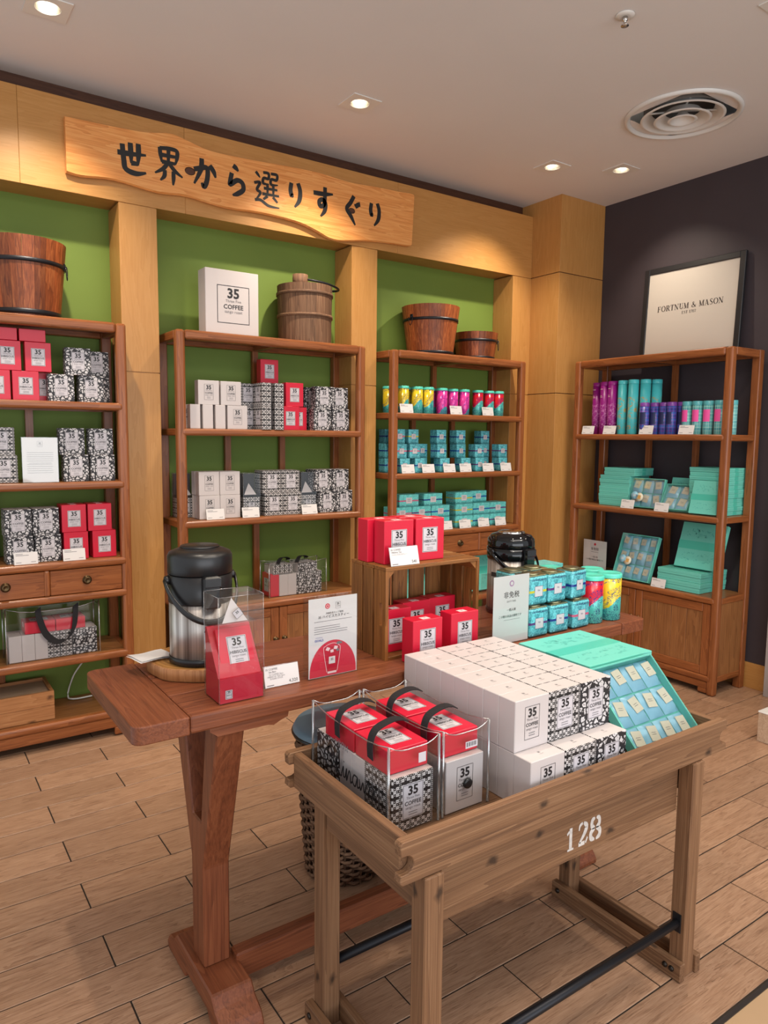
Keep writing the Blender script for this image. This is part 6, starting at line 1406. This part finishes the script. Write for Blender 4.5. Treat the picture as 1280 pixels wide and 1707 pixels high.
def on_cart():
    z0 = 0.6345
    for lay, ys, nm in ((0, 1.0845, 'lower'), (1, 1.139, 'upper')):
        for k, (kind, x) in enumerate((('white', 1.212), ('geo', 1.3255), ('floral', 1.439))):
            for r in range(8):
                P[kind].put((x + random.uniform(-.0004, .0004), ys + r * 0.05415 + (random.uniform(0, 0.0001)), z0 + lay * (BH + 0.0006)), 0, f'{DESC[kind]} in {nm} layer of the cart block, {ORD[r]} row from front', GROUP[kind])
    # two clear bags
    for n, (cx, kinds, lab) in enumerate(((0.902, ('geo', 'geo', 'white', 'white', 'floral', 'floral'), 'clear bag printed From Okinawa at the left end of the cart'), (1.050, ('white', 'white', 'white', 'geo', 'floral', 'floral'), 'clear bag with black snap, beside the white cartons on cart'))):
        w_ = 0.136; cy = 1.3485; d = 0.331
        bag = clear_bag(lab, (cx, cy, z0 + 0.0003), w_, d, 0.200, n == 0, 0, 0.018, top_in=0.0015)
        side = 'left' if n == 0 else 'right'
        for i, k in enumerate(kinds): P[k].put((cx - 0.001, 1.1865 + i * 0.05415, z0 + 0.0018), 0, f'{DESC[k]} inside the {side} clear bag on cart, {ORD[i]} from front', GROUP[k])
        for i, y in enumerate((1.205, 1.342)): lying('red', cx - 0.002, y, z0 + 0.0018 + BH + 0.001, f'red hibiscus carton lying on top inside {side} clear bag on cart, {["front", "rear"][i]} one')
        for y in (1.265, 1.405):
            x0, x1 = -w_ / 2 - 0.001, w_ / 2 - 0.004
            pts = crom([(x0, y - cy - 0.012, 0.150), (x0 + 0.002, y - cy - 0.008, 0.185), (x0 + 0.022, y - cy, 0.208), (0.0, y - cy + 0.012, 0.214), (x1 - 0.03, y - cy + 0.024, 0.207), (x1 - 0.006, y - cy + 0.03, 0.196)], 6)
            ribbon(pts, 0.026, 0.002, 'webbing', (0.12, 1.0, 0.0)).build('strap', bag, False)
        if n == 0:
            a = MB(); V, F, wd = script_text('Okinawa', 0.056, 0.075)
            a.flat(V, F, (-w_ / 2 - 0.0012, 0.108, 0.060), (0, -1, 0), (0, 0, 1), 'black')
            V, F, wd = serif('FROM'); a.flat([(p[0] * 0.016, p[1] * 0.016) for p in V], F, (-w_ / 2 - 0.0012, 0.055, 0.128), (0, -1, 0), (0, 0, 1), 'grey_ink')
            a.build('print', bag, False)
            MB().box(0.010, 0.030, -d / 2 - 0.0005, -d / 2 - 0.0002, 0.148, 0.170, 'labelgrey').build('barcode_sticker', bag, False)
        else:
            MB().lathe([(0.0125, 0), (0.0115, 0.004), (0.006, 0.005), (0.0, 0.0045)], 'blackpl', (0, 0, 0), 20, M=Matrix.Translation((0.004, -d / 2 - 0.0004, 0.063)) @ Matrix.Rotation(PI / 2, 4, 'X')).build('snap', bag, False)
            s = MB().box(-0.004, 0.032, -d / 2 - 0.0005, -d / 2 - 0.0002, 0.146, 0.162, 'labelgrey')
            for k in range(12): s.box(-0.001 + k * 0.0026, -0.001 + k * 0.0026 + 0.0006 + 0.0008 * (k % 3 == 0), -d / 2 - 0.0009, -d / 2 - 0.0006, 0.150, 0.160, 'black')
            s.build('barcode_sticker', bag, False)
    # turquoise gift boxes: a stack carrying the top one, and the open tray leaning on it
    for k in range(7):
        P['set'].put((1.735, 1.413, z0 + 0.0005 + k * 0.0252), 0, f'turquoise box under the topmost one on the right end of the cart, {ORD[k]} from bottom', 'flat turquoise gift boxes')
    P['setbig'].put((1.752, 1.4385, z0 + 0.0008 + 7 * 0.0252), 0, 'large turquoise box lying on the right end of the cart, topmost of its stack', 'flat turquoise gift boxes')
    d = 0.27; th = math.radians(45.5)
    cy, cz = 1.1965, z0 + 0.002 + d / 2 * math.sin(th)
    P['open12c'].put((1.708, cy, cz), (th, 0, 0), 'open turquoise tray of twelve sachets leaning on the right end of the cart', 'open trays of tea sachets')
def protos():
    for k in ('white', 'geo', 'floral', 'red'): P[k] = coffee_box(k)
    P['card'] = price_card(); P['giftgeo'] = gift_box('geo', 0.098, 0.082, 0.235); P['giftred'] = gift_box('red', 0.118, 0.096, 0.265)
    for b in BANDS: P['tin' + b] = tea_tin(b); P['caddy' + b] = tea_caddy(b); P['carton' + b] = tea_carton(b)
    for k in ('yellow', 'pink', 'red'): P['round' + k] = round_tin(k)
    MATS['art_big'] = MATS['art_red']
    for k in ('red', 'yellow'):
        MATS['art_big'] = MATS['art_' + k]; P['round' + k + 'big'] = round_tin('big')
    for k in ('purple', 'turq', 'navy', 'teal'): P['tube' + k] = tube_tin(k)
    P['set'] = gift_set(0.238, 0.20, 0.0246); P['setbig'] = gift_set(0.288, 0.28, 0.030); P['setgreen'] = gift_set(0.172, 0.20, 0.026)
    P['open6'] = open_set(0.236, 0.19, 0.026, 3, 2, '24'); P['open4'] = open_set(0.175, 0.185, 0.026, 2, 2); P['open12'] = open_set(0.275, 0.30, 0.030, 4, 3, '36'); P['open12c'] = open_set(0.284, 0.27, 0.028, 4, 3)
def cleanup():
    for p in P.values():
        if not p.used:
            for o in list(p.root.children): 
                for c in list(o.children): bpy.data.objects.remove(c)
                bpy.data.objects.remove(o)
            bpy.data.objects.remove(p.root)
# ================================================================ build everything
room(); lamps(); ceiling_fittings(); sign_board(); poster()
shelves(); table(); cart(); basket(); slat_crate(); buckets()
protos(); left_unit(); keg_unit(); third_unit(); wall_unit(); on_table(); on_cart(); cleanup()
